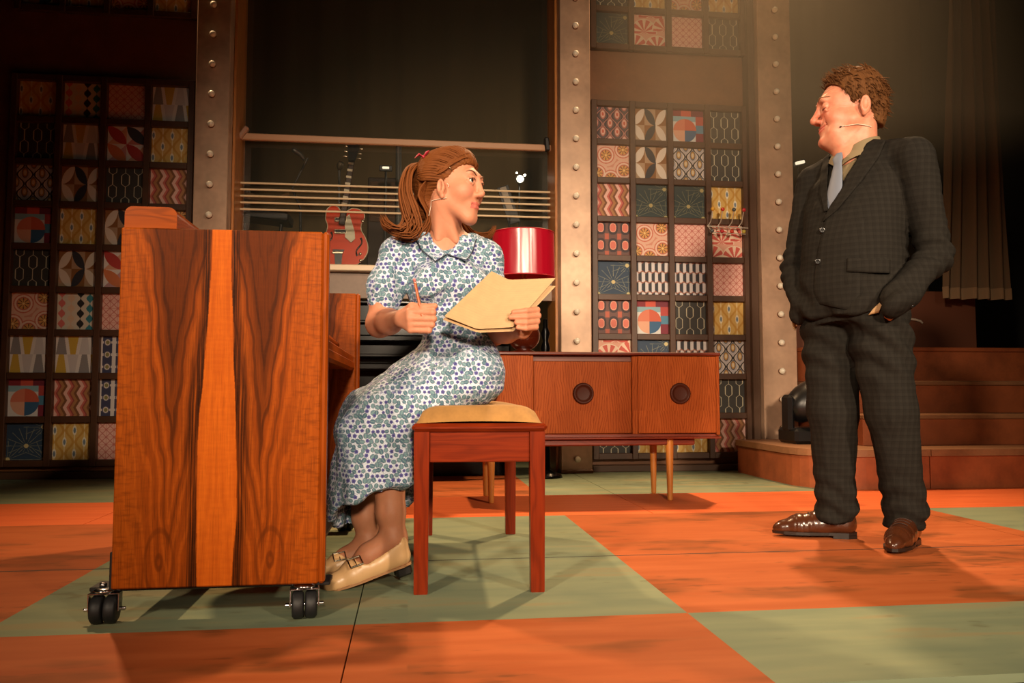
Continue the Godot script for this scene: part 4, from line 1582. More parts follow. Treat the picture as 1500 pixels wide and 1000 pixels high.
# ---------------------------------------------------------------- duet bench
func build_bench() -> void:
	var up := mat("mahogany_upright", Color.WHITE, 0.28, {"albedo_texture": tx.mahogany_up, "uv1_scale": Vector3(6, 1.5, 1), "metallic_specular": 0.2})
	var flat := mat("mahogany_flat", Color.WHITE, 0.28, {"albedo_texture": tx.mahogany_flat, "uv1_scale": Vector3(1.5, 5, 1), "metallic_specular": 0.2})
	var near := Vector3(0.195, 0.000, -2.261)
	var far := Vector3(0.233, 0.000, -3.174)
	var c := (near + far) / 2
	var dirz := (near - far).normalized()
	var turn := atan2(dirz.x, dirz.z)
	var bs := Basis(Vector3.UP, turn)
	var L := near.distance_to(far) + 0.04
	var W := 0.362
	var t := thing("piano_bench", "mahogany duet bench with a mustard cushion that the woman sits on", "bench", c)
	var xf := Transform3D(bs, c)
	for sx in [-1.0, 1.0]:
		for sz in [-1.0, 1.0]:
			var m := MB.new()
			var lw := 0.040
			var rows := []
			for y in [[0.0, 0.0172], [0.003, 0.019], [0.44, 0.021]]:
				var row := []
				var h: float = y[1]
				for q in [[-1, -1], [1, -1], [1, 1], [-1, 1]]:
					row.append(xf * Vector3(sx * (W / 2 - 0.021) + q[0] * h, y[0], sz * (L / 2 - 0.021) + q[1] * h))
				rows.append(row)
			for k in rows.size() - 1:
				for q in 4:
					var a: Vector3 = rows[k][q]
					var b: Vector3 = rows[k][(q + 1) % 4]
					var d: Vector3 = rows[k + 1][(q + 1) % 4]
					var e: Vector3 = rows[k + 1][q]
					var nn: Vector3 = bs * ([Vector3.FORWARD, Vector3.RIGHT, Vector3.BACK, Vector3.LEFT][q] as Vector3)
					m.quad(a, b, d, e, nn)
			m.quad(rows[0][0], rows[0][1], rows[0][2], rows[0][3], Vector3.DOWN)
			part(t, "leg", m, up)
	for s in [-1.0, 1.0]:
		var m := MB.new()
		m.box(xf * Vector3(0, 0.398, s * (L / 2 - 0.018)), Vector3(W - 0.084, 0.084, 0.018), 0.002, bs)
		part(t, "end_rail", m, flat)
		m = MB.new()
		m.box(xf * Vector3(s * (W / 2 - 0.018), 0.398, 0), Vector3(0.018, 0.084, L - 0.084), 0.002, bs)
		part(t, "side_rail", m, flat)
	var m := MB.new()
	m.box(xf * Vector3(0, 0.4515, 0), Vector3(W + 0.012, 0.023, L + 0.012), 0.009, bs)
	part(t, "top_frame", m, flat)
	# cushion: domed pad with soft edges
	var rows := []
	var nr := 22
	for r in nr + 1:
		var row := []
		var v := r / float(nr) * 2.0 - 1.0
		for q in 23:
			var u := q / 22.0 * 2.0 - 1.0
			var e := (1.0 - pow(absf(u), 7.0)) * (1.0 - pow(absf(v), 14.0))
			var y := 0.463 + 0.048 * pow(maxf(e, 0.0), 0.55) + 0.006 * (1.0 - u * u)
			y -= 0.016 * exp(-(pow((u + 0.15) / 0.55, 2.0) + pow((v - 0.45) / 0.3, 2.0)))
			row.append(xf * Vector3(u * (W / 2 - 0.006), y, v * (L / 2 - 0.006)))
		rows.append(row)
	m = MB.new()
	m.grid(rows)
	part(t, "cushion", m, tri_mat("mustard_velvet", rgb(176, 128, 66), 0.8, tx.mottle, Vector3.ONE * 3.0, {"rim_enabled": true, "rim": 0.3, "rim_tint": 0.6}))

# ---------------------------------------------------------------- sideboard, lamp, coat rack
func build_sideboard() -> void:
	var teak := mat("teak_veneer", Color.WHITE, 0.34, {"albedo_texture": tx.teak, "uv1_scale": Vector3(1.9, 2.2, 1), "metallic_specular": 0.16})
	var edge := mat("teak_edge", Color.WHITE, 0.34, {"albedo_texture": tx.mahogany_flat, "uv1_scale": Vector3(1.2, 4, 1)})
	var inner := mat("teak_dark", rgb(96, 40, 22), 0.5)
	var x0 := 0.150
	var x1 := 1.572
	var zf := -3.98
	var zb := -4.38
	var y0 := 0.322
	var y1 := 0.748
	var t := thing("teak_sideboard", "low teak sideboard with round recessed pulls, behind the woman", "sideboard", Vector3((x0 + x1) / 2, 0, (zf + zb) / 2))
	var m := MB.new()
	m.box(Vector3((x0 + x1) / 2, y1 - 0.007, (zf + zb) / 2 + 0.004), Vector3(x1 - x0 + 0.008, 0.016, zf - zb + 0.012), 0.004)
	part(t, "top_board", m, mat("teak_top", Color(0.8, 0.78, 0.8), 0.25, {"albedo_texture": tx.mahogany_flat, "uv1_scale": Vector3(1.2, 4, 1)}))
	m = MB.new()
	m.box(Vector3((x0 + x1) / 2, y0 + 0.008, (zf + zb) / 2 - 0.01), Vector3(x1 - x0, 0.018, zf - zb - 0.02), 0.003)
	part(t, "bottom_board", m, edge)
	m = MB.new()
	m.box(Vector3((x0 + x1) / 2, y0 - 0.004, (zf + zb) / 2 + 0.006), Vector3(x1 - x0 + 0.004, 0.010, zf - zb + 0.008), 0.003)
	part(t, "bottom_moulding", m, edge)
	for s in [x0 + 0.009, x1 - 0.009]:
		m = MB.new()
		m.box(Vector3(s, (y0 + y1) / 2, (zf + zb) / 2), Vector3(0.018, y1 - y0 - 0.016, zf - zb - 0.002), 0.003)
		part(t, "end_panel", m, teak)
	m = MB.new()
	m.box(Vector3((x0 + x1) / 2, (y0 + y1) / 2, zb + 0.008), Vector3(x1 - x0 - 0.04, y1 - y0 - 0.03, 0.012), 0.001)
	part(t, "back_panel", m, inner)
	var xa := 0.611
	var xb := 1.118
	var xc := 1.164
	# recessed centre: dark shadow line above a sliding door
	for s in [xa - 0.01, xb + 0.02]:
		m = MB.new()
		m.box(Vector3(s, (y0 + y1) / 2, zf - 0.09), Vector3(0.02 if s < 1.0 else 0.042, y1 - y0 - 0.03, 0.15), 0.002)
		part(t, "divider", m, teak)
	var doors := [[x0 + 0.019, xa - 0.001, zf - 0.010, 0.38], [xa + 0.002, xb - 0.002, zf - 0.034, 0.867], [xc - 0.020, x1 - 0.019, zf - 0.010, 1.362]]
	for q in 3:
		var d: Array = doors[q]
		var ya := y0 + 0.019
		var yb := y1 - 0.018 - (0.028 if q == 1 else 0.0)
		m = MB.new()
		m.box(Vector3((d[0] + d[1]) / 2, (ya + yb) / 2, d[2]), Vector3(d[1] - d[0], yb - ya, 0.018), 0.0025)
		var door := part(t, "door", m, teak)
		# round dished pull
		var pull := MB.new()
		pull.lathe([[0.0001, 0.003], [0.030, 0.003], [0.037, 0.006], [0.041, 0.013], [0.047, 0.015], [0.052, 0.012], [0.054, 0.004], [0.054, 0.0]], 36, Vector3(d[3], 0.541, d[2] + 0.009), Basis(Vector3.RIGHT, PI / 2))
		part(door, "round_pull", pull, mat("pull_rosewood", rgb(58, 25, 15), 0.5, {"metallic_specular": 0.25}))
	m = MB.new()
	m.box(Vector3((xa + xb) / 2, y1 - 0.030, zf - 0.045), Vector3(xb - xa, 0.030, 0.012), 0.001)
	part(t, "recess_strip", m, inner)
	# legs and the frame under the carcase
	for z in [-4.03, -4.31]:
		m = MB.new()
		m.box(Vector3((x0 + x1) / 2, y0 - 0.026, z), Vector3(1.18, 0.036, 0.026), 0.006)
		part(t, "under_rail", m, edge)
	for sx in [0.405, 1.320]:
		for z in [-4.03, -4.31]:
			m = MB.new()
			m.lathe([[0.0001, 0.0], [0.012, 0.0], [0.0135, 0.006], [0.021, 0.30], [0.021, y0 - 0.008]], 16, Vector3(sx, 0, z))
			part(t, "leg", m, mat("teak_leg", Color.WHITE, 0.35, {"albedo_texture": tx.oak, "uv1_scale": Vector3(2, 1, 1)}))
	# ---- table lamp
	var lc := Vector3(0.588, y1 + 0.001, -4.17)
	var l := thing("table_lamp", "table lamp with a red satin drum shade and round amber glass base", "lamp", lc)
	var amber := mat("amber_glass", rgb(58, 18, 7), 0.04, {"metallic_specular": 0.6})
	m = MB.new()
	var pr := [[0.0001, 0.0], [0.055, 0.0], [0.062, 0.008], [0.05, 0.014]]
	for k in 15:
		var a := -1.15 + 2.3 * k / 14.0
		pr.append([0.085 * cos(a) + 0.0, 0.092 + 0.085 * sin(a) * 0.95])
	pr.append([0.022, 0.185]); pr.append([0.018, 0.21]); pr.append([0.0001, 0.21])
	m.lathe(pr, 36, lc)
	part(l, "glass_base", m, amber)
	m = MB.new()
	m.lathe([[0.014, 0.21], [0.014, 0.40], [0.02, 0.41], [0.02, 0.45], [0.0001, 0.45]], 16, lc)
	part(l, "stem", m, mat("lamp_brass", rgb(150, 110, 60), 0.3, {"metallic": 0.9}))
	var yt: float = 1.378
	var yl: float = 1.144
	var rt: float = (0.748 - 0.426) / 2
	var sc := Vector3((0.748 + 0.426) / 2, 0, -4.17)
	m = MB.new()
	var rows := []
	for r in 10:
		var f := r / 9.0
		var row := []
		for q in 96:
			var a := TAU * q / 96
			var rr := lerpf(rt + 0.004, rt, f) + 0.0009 * sin(a * 23.0 + 2.0 * sin(a * 5.0)) * (0.4 + 0.6 * sin(f * PI))
			row.append(Vector3(sc.x + rr * cos(a), lerpf(yl, yt, f), sc.z - rr * sin(a)))
		rows.append(row)
	m.grid(rows, true)
	var shade := part(l, "shade", m, mat("red_satin", rgb(152, 6, 32), 0.28, {"metallic_specular": 0.7, "anisotropy_enabled": false, "backlight_enabled": true, "backlight": Color(0.18, 0.02, 0.02)}))
	for y in [yl, yt]:
		m = MB.new()
		var ring := []
		var rad := []
		for q in 49:
			var a := TAU * q / 48
			ring.append(Vector3(sc.x + (rt + (0.004 if y == yl else 0.0)) * cos(a), y, sc.z - (rt + (0.004 if y == yl else 0.0)) * sin(a)))
			rad.append(0.003)
		m.tube(ring, rad, 6)
		part(shade, "rim", m, mat("red_trim", rgb(150, 10, 26), 0.4))
	m = MB.new()
	for a in 3:
		m.tube([Vector3(lc.x, lc.y + 0.44, lc.z), Vector3(sc.x + rt * cos(a * TAU / 3), yt - 0.02, sc.z + rt * sin(a * TAU / 3))], [0.003, 0.003], 6)
	part(l, "shade_carrier", m, mat("lamp_brass", rgb(150, 110, 60), 0.3, {"metallic": 0.9}))
	# ---- wire coat rack with coloured balls on the sample panel
	var z := -5.46
	var cr := thing("coat_rack", "wire coat rack with small coloured balls on the wallpaper panel near the man", "coat rack", Vector3(2.240, 1.681, -5.460))
	var wire := mat("rack_wire", rgb(206, 196, 180), 0.3, {"metallic": 0.4})
	m = MB.new()
	m.tube([Vector3(2.099, 1.729, -5.500), Vector3(2.405, 1.722, -5.500)], [0.004, 0.004], 6)
	part(cr, "back_wire", m, wire)
	m = MB.new()
	m.tube([Vector3(2.119, 1.685, -5.500), Vector3(2.384, 1.677, -5.500)], [0.004, 0.004], 6)
	part(cr, "back_wire", m, wire)
	var cols := {"yellow": rgb(206, 150, 50), "red": rgb(186, 52, 34), "grey": rgb(74, 78, 78), "crimson": rgb(178, 40, 48), "olive": rgb(168, 150, 60)}
	for q in [[1044, 306, 1043, 338, "yellow", "grey"], [1059, 307, 1058, 338, "red", "crimson"], [1076, 307, 1073, 339, "grey", "red"], [1091, 308, 1091, 340, "crimson", "olive"]]:
		var top := Vector3(2.103, 1.830, -5.400)
		var bot := Vector3(2.108, 1.679, -5.420)
		var dx: float = (q[0] - 1044) * 0.00487
		var dx2: float = (q[2] - 1044) * 0.00487
		top += Vector3(dx, 0, 0)
		bot += Vector3(dx2, 0, 0)
		var mid := Vector3(top.x, Vector3(2.140, 1.730, -5.500).y, -5.50)
		m = MB.new()
		m.tube([top, top.lerp(mid, 0.6) + Vector3(0, -0.02, 0.02), mid, bot.lerp(mid, 0.4) + Vector3(0, -0.01, 0.01), bot], [0.0035, 0.0035, 0.004, 0.0035, 0.0035], 6)
		var hook := part(cr, "hook", m, wire)
		for e in 2:
			var ball := MB.new()
			var bp := []
			for k in 9:
				var a := PI * k / 8.0
				bp.append([0.014 * sin(a) + 0.0001, -0.014 * cos(a)])
			ball.lathe(bp, 12, top if e == 0 else bot)
			part(hook, "ball", ball, mat("ball_" + q[4 + e], cols[q[4 + e]], 0.35))

# ---------------------------------------------------------------- people: shared pieces
func head_shape(vol: Vol, X: Transform3D, s: float, man: bool) -> void:
	# own axes: x to the person's left, y up, z out of the face
	var bs := X.basis
	var E := func(c: Vector3, r: Vector3, k: float, cut := false) -> void: vol.ell(X * (c * s), r * s, bs, k * s, cut)
	var C := func(a: Vector3, b: Vector3, ra: float, rb: float, k: float, cut := false) -> void: vol.cone(X * (a * s), X * (b * s), ra * s, rb * s, k * s, 1.0, Vector3.ZERO, cut)
	E.call(Vector3(0, 0.040, -0.018), Vector3(0.075, 0.083, 0.094), 0.01)
	E.call(Vector3(0, -0.012, 0.030), Vector3(0.064, 0.088, 0.064), 0.02)
	if man:
		E.call(Vector3(0, 0.030, 0.038), Vector3(0.058, 0.060, 0.052), 0.02)
	for q in [-1.0, 1.0]:
		if man:
			C.call(Vector3(0.050 * q, -0.050, 0.005), Vector3(0.020 * q, -0.100, 0.066), 0.026, 0.022, 0.03)
			E.call(Vector3(0.040 * q, -0.035, 0.058), Vector3(0.026, 0.028, 0.026), 0.025)
		else:
			C.call(Vector3(0.046 * q, -0.045, 0.002), Vector3(0.015 * q, -0.099, 0.066), 0.018, 0.015, 0.03)
			E.call(Vector3(0.040 * q, -0.022, 0.062), Vector3(0.024, 0.026, 0.024), 0.025)
	if man:
		C.call(Vector3(-0.010, -0.102, 0.090), Vector3(0.010, -0.102, 0.090), 0.018, 0.018, 0.02)
		C.call(Vector3(0.034, -0.085, 0.060), Vector3(-0.034, -0.085, 0.060), 0.026, 0.026, 0.02)
		E.call(Vector3(0, -0.112, 0.030), Vector3(0.046, 0.026, 0.046), 0.03)
	else:
		C.call(Vector3(-0.006, -0.101, 0.070), Vector3(0.006, -0.101, 0.070), 0.0165, 0.0165, 0.02)
	# brow ridge, nose
	var bz := 0.086 if man else 0.079
	C.call(Vector3(-0.034, 0.035, bz), Vector3(0.034, 0.035, bz), 0.013, 0.013, 0.02)
	var nl := 0.117 if man else 0.108
	C.call(Vector3(0, 0.028, 0.090), Vector3(0, -0.022, nl), 0.0080, 0.0100 if man else 0.0085, 0.012)
	C.call(Vector3(0, -0.026, nl), Vector3(0, -0.028, nl - 0.004), 0.0125 if man else 0.0100, 0.010, 0.008)
	for q in [-1.0, 1.0]:
		E.call(Vector3(0.012 * q, -0.032, nl - 0.013), Vector3(0.0085, 0.0075, 0.011), 0.007)
	# mouth
	E.call(Vector3(0, -0.062, 0.078 if man else 0.070), Vector3(0.030, 0.026, 0.024), 0.016)
	# eyes: sockets, then lids
	for q in [-1.0, 1.0]:
		E.call(Vector3(0.033 * q, 0.012, 0.104), Vector3(0.020, 0.012, 0.018), 0.012, true)
		if man:
			E.call(Vector3(0.033 * q, 0.010, 0.083), Vector3(0.0155, 0.0125, 0.0115), 0.004)
			C.call(Vector3(0.048 * q, 0.003, 0.0875), Vector3(0.034 * q, 0.0035, 0.0975), 0.0014, 0.0016, 0.002, true)
			C.call(Vector3(0.034 * q, 0.0035, 0.0975), Vector3(0.020 * q, 0.004, 0.093), 0.0016, 0.0014, 0.002, true)
			C.call(Vector3(0.048 * q, -0.006, 0.086), Vector3(0.020 * q, -0.010, 0.092), 0.0035, 0.003, 0.006)
		else:
			var up := [Vector3(0.046 * q, 0.009, 0.083), Vector3(0.040 * q, 0.018, 0.0895), Vector3(0.031 * q, 0.0205, 0.0935), Vector3(0.020 * q, 0.012, 0.0905)]
			var lo := [Vector3(0.046 * q, 0.009, 0.083), Vector3(0.040 * q, 0.003, 0.0895), Vector3(0.031 * q, 0.001, 0.0925), Vector3(0.020 * q, 0.008, 0.0905)]
			for k in 3:
				C.call(up[k] + Vector3(0, 0.0015, 0), up[k + 1] + Vector3(0, 0.0015, 0), 0.0028, 0.0028, 0.005)
				C.call(lo[k] + Vector3(0, -0.0012, 0), lo[k + 1] + Vector3(0, -0.0012, 0), 0.0024, 0.0024, 0.005)
	# lips
	if man:
		# pressed together in a wry smile, one corner pulled back
		var li := [Vector3(-0.031, -0.055, 0.080), Vector3(-0.013, -0.060, 0.0965), Vector3(0.0, -0.0605, 0.1005), Vector3(0.013, -0.060, 0.0965), Vector3(0.033, -0.052, 0.079)]
		for k in 4:
			C.call(li[k] + Vector3(0, 0.004, 0), li[k + 1] + Vector3(0, 0.004, 0), 0.0036, 0.0036, 0.005)
			C.call(li[k] + Vector3(0, -0.005, 0), li[k + 1] + Vector3(0, -0.005, 0), 0.0042, 0.0042, 0.005)
		for k in 4:
			C.call(li[k] + Vector3(0, -0.0005, 0.005), li[k + 1] + Vector3(0, -0.0005, 0.005), 0.0022, 0.0022, 0.003, true)
		for q in [-1.0, 1.0]:
			C.call(Vector3(0.030 * q, -0.024, 0.090), Vector3(0.038 * q, -0.058, 0.078), 0.0030, 0.0025, 0.006, true)
	else:
		var ul := [Vector3(-0.022, -0.0615, 0.080), Vector3(-0.008, -0.0560, 0.0925), Vector3(0, -0.0572, 0.0940), Vector3(0.008, -0.0560, 0.0925), Vector3(0.022, -0.0615, 0.080)]
		var ll := [Vector3(-0.021, -0.0635, 0.080), Vector3(-0.009, -0.0685, 0.0910), Vector3(0, -0.0690, 0.0925), Vector3(0.009, -0.0685, 0.0910), Vector3(0.021, -0.0635, 0.080)]
		for k in 4:
			C.call(ul[k], ul[k + 1], 0.0032 if k == 0 else 0.0040, 0.0040 if k < 3 else 0.0032, 0.004)
			C.call(ll[k], ll[k + 1], 0.0034 if k == 0 else 0.0050, 0.0050 if k < 3 else 0.0034, 0.004)
		for k in 4:
			C.call((ul[k] + ll[k]) / 2 + Vector3(0, 0, 0.006), (ul[k + 1] + ll[k + 1]) / 2 + Vector3(0, 0, 0.006), 0.0022, 0.0022, 0.0025, true)
	# ears
	var ez := -0.034 if man else 0.004
	var ey := -0.012 if man else -0.016
	for q in [-1.0, 1.0]:
		var eb := bs * Basis(Vector3.UP, 0.35 * q) * Basis(Vector3.RIGHT, -0.15)
		var es := 1.0 if man else 0.84
		vol.ell(X * (Vector3(0.078 * q, ey, ez) * s), Vector3(0.010, 0.033 * es, 0.019 * es) * s, eb, 0.006 * s)
		vol.ell(X * (Vector3(0.087 * q, ey + 0.004, ez + 0.001) * s), Vector3(0.007, 0.022 * es, 0.011 * es) * s, eb, 0.004 * s, true)
		vol.ell(X * (Vector3(0.080 * q, ey - 0.004, ez + 0.012) * s), Vector3(0.006, 0.008, 0.004) * s, eb, 0.003 * s)
		vol.ell(X * (Vector3(0.077 * q, ey - 0.028, ez + 0.006) * s), Vector3(0.006, 0.009, 0.008) * s, eb, 0.004 * s)

func srgb_lin(r: float, g: float, b: float) -> Color:
	return rgb(r, g, b).srgb_to_linear()

func band(mb: MB, vol: Vol, a: Array, b: Array, dir: Vector3, lift: float, cols := 8, back := 0.25, fade := 1.0) -> void:
	# a strip of cloth between two edge lines, laid on a surface along dir, with its borders tucked in
	var rows := []
	var ca := Curve3D.new()
	var cb := Curve3D.new()
	for p in a: ca.add_point(p)
	for p in b: cb.add_point(p)
	var n := 26
	for k in n + 1:
		var f := clampf((k - 1) / float(n - 2), 0, 1)
		var p := ca.sample_baked(ca.get_baked_length() * f)
		var q := cb.sample_baked(cb.get_baked_length() * f)
		var row := []
		for w in cols + 3:
			var u := clampf((w - 1) / float(cols), 0, 1)
			var e := w == 0 or w == cols + 2 or k == 0 or k == n
			var hitp := vol.hit(p.lerp(q, u) - dir * back, dir, lift * lerpf(1.0, fade, u))
			row.append(hitp + dir * (lift + 0.004 if e else 0.0))
		rows.append(row)
	mb.grid(rows)

func lock(mb: MB, pts: Array, r: float, taper := 0.25, squash := 0.6, seg := 10, sides := 6) -> void:
	# one lock of hair: a tapering flattened tube along a smooth curve
	var cv := Curve3D.new()
	for k in pts.size():
		var a: Vector3 = pts[maxi(k - 1, 0)]
		var b: Vector3 = pts[mini(k + 1, pts.size() - 1)]
		cv.add_point(pts[k], (a - b) / 6.0, (b - a) / 6.0)
	var q := []
	var rad := []
	for k in seg + 1:
		var f := k / float(seg)
		q.append(cv.sample_baked(cv.get_baked_length() * f, true))
		rad.append(r * lerpf(1.0, taper, f * f) * clampf(0.35 + f * 5.0, 0.0, 1.0) * (1.0 if k < seg else 0.3))
	mb.tube(q, rad, sides, squash, Vector3.ZERO, 1.0)

func eye_mesh(c: Vector3, gaze: Vector3, r: float, iris: Color) -> MB:
	var m := MB.new()
	var prof := []
	for k in 15:
		var a := PI * k / 14.0
		prof.append([r * sin(a) + 0.00001, -r * cos(a)])
	var u := gaze.normalized()
	var sx := u.cross(Vector3.UP).normalized()
	m.lathe(prof, 20, c, Basis(sx, u, sx.cross(u)))
	for p in m.v:
		var d := (p - c).normalized().dot(u)
		m.c.append(Color(0.004, 0.003, 0.003) if d > 0.965 else (iris if d > 0.86 else Color(0.62, 0.58, 0.54)))
	return m

# ---------------------------------------------------------------- the woman
func build_woman() -> void:
	var t := thing("person", "woman in a floral print dress seated on the bench, holding a pencil and papers", "person", Vector3(0.127, 0, -2.52))
	var skin := mat("skin_fair", Color.WHITE, 0.55, {"vertex_color_use_as_albedo": true, "subsurf_scatter_enabled": true, "subsurf_scatter_strength": 0.12, "metallic_specular": 0.4})
	var base := srgb_lin(188, 128, 100)
	var tights := srgb_lin(176, 120, 90)
	# ---- head
	var hs := 0.97
	var fwd := Vector3(0.845, -0.02, 0.535).normalized()
	var left := Vector3.UP.cross(fwd).normalized()
	var upv := fwd.cross(left).normalized()
	var roll := Basis(fwd, -0.05)
	var X := Transform3D(Basis(roll * left, roll * upv, fwd), Vector3(0.127, 1.181, -2.500))
	var hv := Vol.new(X.origin - Vector3(0.15, 0.24, 0.15), X.origin + Vector3(0.15, 0.15, 0.15), 0.0027)
	head_shape(hv, X, hs, false)
	var nb := Vector3(0.109, 1.028, -2.550)
	hv.cone(X * Vector3(0, -0.055, -0.022), nb, 0.050, 0.054, 0.02)
	for q in [Vector3(0.085, 1.021, -2.490), Vector3(0.140, 1.018, -2.490)]:
		hv.cone(X * Vector3(-0.045, -0.05, -0.015), q, 0.012, 0.010, 0.03)
	var body := MB.new()
	var Xi := X.affine_inverse()
	hv.build(body, null, func(p: Vector3, _n: Vector3) -> Color:
		var q := (Xi * p) / hs
		var c := base
		# rouge, lip colour
		var ch := Vector2(absf(q.x) - 0.045, q.y + 0.022).length()
		if q.z > 0.03: c = c.lerp(srgb_lin(212, 132, 112), 0.45 * smoothstep(0.03, 0.008, ch))
		if q.z > 0.076 and absf(q.x) < 0.025 and q.y > -0.0745 and q.y < -0.0515 - 0.16 * absf(absf(q.x) - 0.006): c = srgb_lin(176, 92, 82)
		c = c.lerp(srgb_lin(178, 112, 86), 0.25 * clampf(0.5 + skin_noise.get_noise_3dv(p * 60.0), 0, 1))
		return c)
	# ---- shoulders and chest at the neckline, arms
	var av := Vol.new(Vector3(-0.120, 0.710, -2.620) + Vector3(-0.05, -0.02, -0.06), Vector3(0.422, 1.099, -2.620) + Vector3(0.0, 0.05, 0.44), 0.006)
	av.cone(Vector3(0.108, 1.077, -2.550), Vector3(0.105, 0.986, -2.555), 0.052, 0.058, 0.02)
	av.cone(Vector3(0.018, 1.005, -2.550), Vector3(0.192, 1.006, -2.560), 0.045, 0.045, 0.04)
	av.cone(Vector3(0.100, 0.985, -2.550), Vector3(0.109, 0.925, -2.560), 0.070, 0.075, 0.03)
	# right arm (pencil)
	var elR := Vector3(-0.092, 0.757, -2.500)
	var wrR := Vector3(-0.024, 0.759, -2.345)
	av.cone(Vector3(-0.041, 0.977, -2.520), Vector3(-0.080, 0.829, -2.500), 0.046, 0.040, 0.02)
	av.cone(Vector3(-0.080, 0.829, -2.500), elR, 0.040, 0.038, 0.02)
	av.cone(elR, elR.lerp(wrR, 0.45), 0.040, 0.036, 0.02)
	av.cone(elR.lerp(wrR, 0.45), wrR, 0.036, 0.025, 0.02)
	# left arm (papers)
	var elL := Vector3(0.262, 0.737, -2.520)
	var wrL := Vector3(0.329, 0.735, -2.375)
	av.cone(Vector3(0.227, 0.980, -2.560), elL, 0.046, 0.038, 0.02)
	av.cone(elL, elL.lerp(wrL, 0.45), 0.040, 0.036, 0.02)
	av.cone(elL.lerp(wrL, 0.45), wrL, 0.036, 0.025, 0.02)
	var plain := func(p: Vector3, _n: Vector3) -> Color:
		return base.lerp(srgb_lin(172, 106, 80), 0.35 * clampf(0.5 + skin_noise.get_noise_3dv(p * 45.0), 0, 1))
	av.build(body, null, plain)
	# right hand: closed round the pencil, knuckles to the viewer
	var rv := Vol.new(Vector3(0.014, 0.753, -2.290) - Vector3(0.075, 0.06, 0.08), Vector3(0.014, 0.753, -2.290) + Vector3(0.08, 0.065, 0.075), 0.0026)
	rv.cone(elR.lerp(wrR, 0.7), wrR, 0.030, 0.025, 0.01)
	var rows := [457.0, 466.0, 474.5, 482.5]
	var tipx := [634.0, 635.0, 633.0, 629.0]
	for f in 4:
		var y: float = rows[f]
		var rr: float = [0.0098, 0.0098, 0.0092, 0.0083][f]
		var mcp := Vector3(-0.001, 0.752, -2.283) + Vector3(0.001 * f, (468.0 - y) * 0.00196, -0.004 * absf(f - 1.0))
		var pip := Vector3(0.061, 0.751, -2.262) + Vector3((tipx[f] - 633.0) * 0.00196, (467.0 - y) * 0.00196, -0.003 * f)
		rv.cone(wrR + Vector3(0.004, 0.006 - 0.004 * f, 0.006), mcp, 0.018, rr + 0.0015, 0.012)
		rv.cone(mcp, pip, rr + 0.001, rr, 0.004)
		var dip := pip + Vector3(-0.004, -0.001, -0.026)
		rv.cone(pip, dip, rr, rr - 0.001, 0.003)
		rv.cone(dip, dip + Vector3(-0.022, 0.0, -0.004), rr - 0.001, rr - 0.002, 0.003)
	rv.chain([Vector3(-0.021, 0.774, -2.335), Vector3(0.006, 0.790, -2.295), Vector3(0.037, 0.786, -2.275), Vector3(0.069, 0.789, -2.262)], [0.013, 0.0120, 0.0105, 0.0080], 0.006)
	rv.build(body, null, plain)
	# left hand: fingers folded over the front of the papers, thumb behind
	var lv := Vol.new(Vector3(0.339, 0.760, -2.330) - Vector3(0.085, 0.065, 0.09), Vector3(0.339, 0.760, -2.330) + Vector3(0.075, 0.065, 0.085), 0.0026)
	lv.cone(elL.lerp(wrL, 0.7), wrL, 0.030, 0.025, 0.01)
	for f in 4:
		var rr: float = [0.0096, 0.0098, 0.0093, 0.0084][f]
		var dy := -0.0168 * f
		var mcp := Vector3(0.362, 0.781, -2.365) + Vector3(-0.004 * f, dy * 0.9, 0)
		var pip := Vector3(0.370, 0.788, -2.325) + Vector3(-0.003 * absf(f - 1.0), dy, 0)
		var dip := Vector3(0.331, 0.783, -2.302) + Vector3(0.0, dy - 0.001, 0)
		var tip := Vector3(0.295, 0.780, -2.300) + Vector3(-0.008 if f == 1 else 0.004 * f, dy - 0.002 + 0.002 * f, 0)
		lv.cone(wrL + Vector3(0.004, 0.006 - 0.005 * f, 0.004), mcp, 0.018, rr + 0.0015, 0.012)
		lv.cone(mcp, pip, rr + 0.001, rr, 0.004)
		lv.cone(pip, dip, rr, rr - 0.0008, 0.003)
		lv.cone(dip, tip, rr - 0.0008, rr - 0.0022, 0.003)
	lv.chain([Vector3(0.337, 0.751, -2.375), Vector3(0.331, 0.774, -2.360), Vector3(0.313, 0.793, -2.350), Vector3(0.292, 0.801, -2.345)], [0.013, 0.012, 0.0105, 0.008], 0.006)
	lv.build(body, null, plain)
	# ---- legs in tights
	var kn := Vector3(-0.083, 0.453, -2.430)
	var an := Vector3(-0.044, 0.135, -2.420)
	var kf := Vector3(-0.169, 0.446, -2.600)
	var af := Vector3(-0.123, 0.089, -2.600)
	var gv := Vol.new(Vector3(-0.30, 0.0, -2.72), Vector3(0.22, 0.56, -2.28), 0.0055)
	gv.cone(Vector3(0.001, 0.486, -2.450), kn, 0.070, 0.055, 0.02)
	gv.cone(Vector3(0.001, 0.482, -2.600), kf, 0.070, 0.055, 0.02)
	for q in [[kn, an], [kf, af]]:
		var a: Vector3 = q[0]
		var b: Vector3 = q[1]
		gv.cone(a, a.lerp(b, 0.35) + Vector3(0.010, 0, -0.006), 0.052, 0.052, 0.02)
		gv.cone(a.lerp(b, 0.35) + Vector3(0.010, 0, -0.006), a.lerp(b, 0.8), 0.052, 0.041, 0.02)
		gv.cone(a.lerp(b, 0.8), b, 0.041, 0.034, 0.02)
		gv.ball(b + Vector3(0.004, -0.008, 0.022), 0.014, 0.014)
		gv.cone(b, b + Vector3(0.018, -0.030, 0), 0.031, 0.025, 0.02)
		gv.cone(b + Vector3(0, -0.012, 0), b + Vector3(-0.070, -0.058, 0.004), 0.037, 0.033, 0.02)
